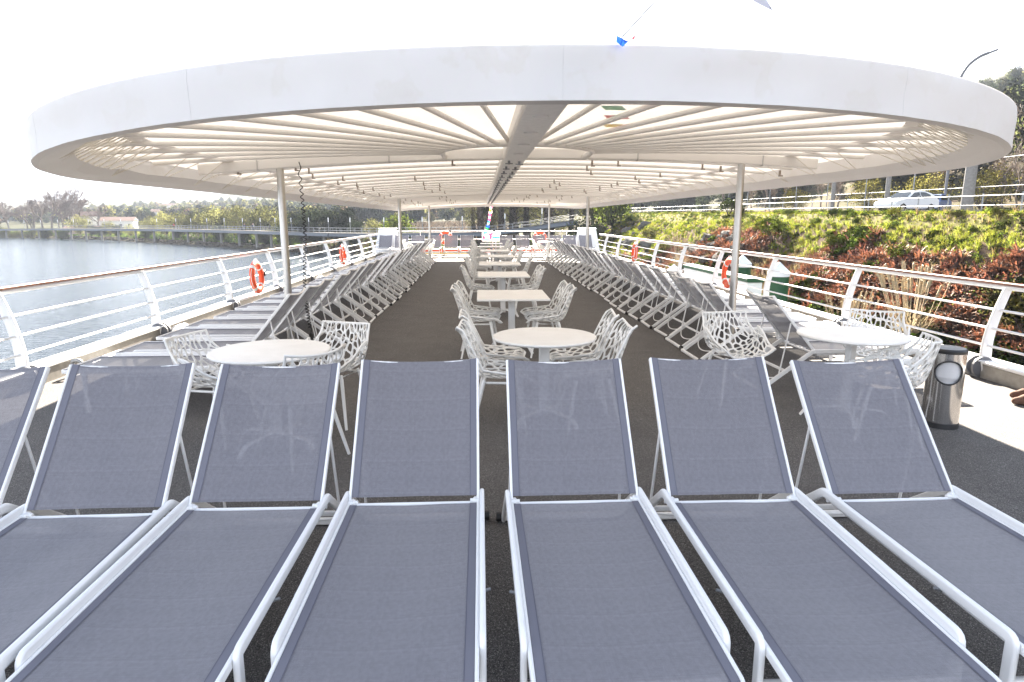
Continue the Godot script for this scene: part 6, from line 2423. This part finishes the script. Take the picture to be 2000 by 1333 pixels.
	# tall trees by the ramp: dark trunks, early leaf
	var T := [[-0.5, -134, 0.30], [1.5, -140, 0.34], [4.0, -136, 0.40], [6.5, -137, 0.44], [9.5, -139, 0.36], [13.5, -135, 0.62], [-2.0, -150, 0.3], [16.0, -148, 0.36], [8.0, -155, 0.34], [3.0, -160, 0.3], [19.0, -139, 0.3]]
	var tall: Node3D = null
	for i in T.size():
		var at := Vector3(T[i][0], land(T[i][0], T[i][1]) - 0.2, T[i][1])
		var gname := "tall dark-trunked trees beside the ramp"
		if tall == null:
			tall = thing("poplar", "tall tree with a dark trunk beside the boardwalk ramp", "tree", at, 0.0, gname)
			var tm := MB.new()
			tm.tube([Vector3(0, -0.5, 0), Vector3(0.15, 4, 0.1), Vector3(0.1, 9, 0), Vector3(0.5, 15, 0.2)], 0.75, 8, [1.25, 0.95, 0.75, 0.4])
			var cl := []
			var r2 := RandomNumberGenerator.new()
			r2.seed = 90
			for k2 in 26:
				var a := k2 * 2.4
				var y := 3.0 + 11.0 * k2 / 26.0
				var d := Vector3(cos(a), 0.7, sin(a))
				var p0 := Vector3(0.1, y, 0)
				tm.tube([p0, p0 + d * 1.5, p0 + d * 3.0 + Vector3(0, 0.6, 0)], 0.13, 4, [1.0, 0.6, 0.2])
				cl.append([p0 + d * 2.2, Vector3(1.6, 1.9, 1.6)])
			part("trunk", tm.mesh(), M.bark, tall)
			part("crown", crown_mesh(cl, 3600, 0.26, 91, 0.35, 0.4, 1.2), M.leaf_olive, tall)
		else: scaled_copy(tall, at, rf(0, TAU), Vector3(T[i][2] / 0.36, 1.0, T[i][2] / 0.36) * rf(0.9, 1.1), "tall tree with a dark trunk beside the boardwalk ramp", gname)
	# houses
	house("long white house with a red tiled roof behind the willows", Vector3(-155.5, land(-155, -287) - 0.3, -287), 0.25, 13.0, 7.0, 4.6, 1.6, M.render_white)
	house("white house with a stepped red roof next to the cypress", Vector3(-177.0, land(-177, -302) - 0.3, -302), -0.2, 12.0, 8.0, 6.4, 2.2, M.render_white)
	house("low pinkish outbuilding in front of the white houses", Vector3(-162.5, land(-162, -275) - 0.3, -275), 0.2, 14.0, 4.0, 2.7, 0.9, M.render_pink)
	house("small pale house high on the wooded hill", Vector3(-200.0, land(-200, -418) - 0.2, -418), 0.1, 10.0, 8.0, 5.5, 2.0, M.render_white)
	for i in 9:
		var hx := -330.0 + i * 17.0 + rf(-5, 5)
		var hz := -640.0 + rf(-60, 60)
		house("tiny pale house on the distant ridge", Vector3(hx, land(hx, hz) - 0.3, hz), rf(-0.5, 0.5), rf(9, 14), 9.0, rf(5, 7), 2.2, M.render_white, "houses on the distant ridge")
	# woods on the hills: far mass
	var wm := crown_mesh([[Vector3(0, 3.0, 0), Vector3(2.6, 2.0, 2.6)], [Vector3(1.2, 4.6, 0.4), Vector3(1.8, 1.6, 1.8)], [Vector3(-1.2, 4.2, -0.6), Vector3(1.9, 1.5, 1.9)], [Vector3(0.2, 5.9, 0.2), Vector3(1.4, 1.2, 1.4)]], 520, 0.75, 45, 0.3, 0.65)
	var X := [[], [], [], []]
	var C := [[], [], [], []]
	for i in 5200:
		var xx := rf(-420.0, 120.0)
		var zz := -240.0 - 620.0 * pow(rng.randf(), 1.4)
		var d := (shore_z(xx) - zz) * 0.72
		if d < 62.0: continue
		if xx > -46.0 and xx < 10.0 and zz > -262.0: continue
		if xx < -145.0 and xx > -190.0 and zz > -310.0: continue
		var kk := 0
		var nz := ln2.get_noise_2d(xx * 4.0, zz * 4.0)
		kk = 0 if nz > 0.12 else (1 if nz > -0.12 else 2)
		if rng.randf() < 0.3: kk = rng.randi() % 4
		var s := rf(0.6, 1.35)
		X[kk].append(Transform3D(Basis(Vector3.UP, rf(0, TAU)).scaled(Vector3(s, s * rf(0.8, 1.25), s)), Vector3(xx, land(xx, zz) - 0.8, zz)))
		C[kk].append(tint(0.22))
	scatter("far_wood", "dark green woods on the hills across the river", "wood", wm, M.leaf_dark, X[0], C[0])
	scatter("far_wood", "olive woods on the hills across the river", "wood", wm, M.leaf_olive, X[1], C[1])
	scatter("far_wood", "pale spring green woods on the hills across the river", "wood", wm, M.leaf_willow, X[2], C[2])
	scatter("far_wood", "greyish leafless woods on the hills across the river", "wood", wm, M.twig_tan, X[3], C[3])
	# vineyard rows
	var vr := []
	var vc := []
	for row in 34:
		for i in 60:
			var vx := -44.0 + i * 0.9 + rf(-0.15, 0.15)
			var vz := -142.0 - row * 3.2
			if vx > 8.0: continue
			vr.append(Transform3D(Basis(Vector3.UP, rf(0, TAU)), Vector3(vx, land(vx, vz), vz)))
			vc.append(tint(0.25))
	scatter("vineyard", "brown leafless vines in rows beyond the boardwalk", "vines", tuft_mesh(9, 1.25, 0.03, 0.9, 46, 0.3, 4), M.vine, vr, vc)
	# shoreline grass and stones
	var gx := []
	var gc := []
	var sx := []
	var sc := []
	for i in 5200:
		var xx := -230.0 + 246.0 * pow(rng.randf(), 0.6)
		var off := rf(2.0, 34.0)
		var zz := shore_z(xx) - off
		var at := Transform3D(Basis(Vector3.UP, rf(0, TAU)).scaled(Vector3.ONE * rf(0.8, 1.8)), Vector3(xx, land(xx, zz) - 0.05, zz))
		if off > 7.0:
			gx.append(at)
			gc.append(tint(0.35))
		else:
			sx.append(Transform3D(Basis(Vector3.UP, rf(0, TAU)).scaled(Vector3(rf(0.25, 0.8), rf(0.15, 0.5), rf(0.25, 0.7))), Vector3(xx, land(xx, zz), zz)))
			sc.append(Color(1, 1, 1))
	scatter("shore_grass", "green grass on the far shore under the boardwalk", "grass", tuft_mesh(16, 0.75, 0.05, 0.9, 47, 0.3), M.leaf_green, gx, gc)
	scatter("shore_stones", "dark stones and mud along the far waterline", "stones", rock_mesh(9), M.mud_rock, sx, sc)

func house(label: String, at: Vector3, turn: float, w: float, d: float, h: float, rise: float, wall: Material, group := ""):
	var t := thing("house", label, "house", at, turn, group)
	part("wall", box_mesh(Vector3(w, h, d)), wall, t, Vector3(0, h * 0.5, 0))
	var b := MB.new()
	b.prism(PackedVector2Array([Vector2(-d * 0.5 - 0.4, h - 0.02), Vector2(d * 0.5 + 0.4, h - 0.02), Vector2(0, h + rise)]), w + 0.6, Transform3D(Basis(Vector3(0, 1, 0), PI * 0.5), Vector3.ZERO))
	part("roof", b.mesh(), M.roof_tile, t)
	var n := int(w / 3.0)
	for i in n:
		part("window", box_mesh(Vector3(0.9, 1.1, 0.08)), M.window_dark, t, Vector3(-w * 0.5 + (i + 0.5) * w / n, h * 0.58, d * 0.5 + 0.02))
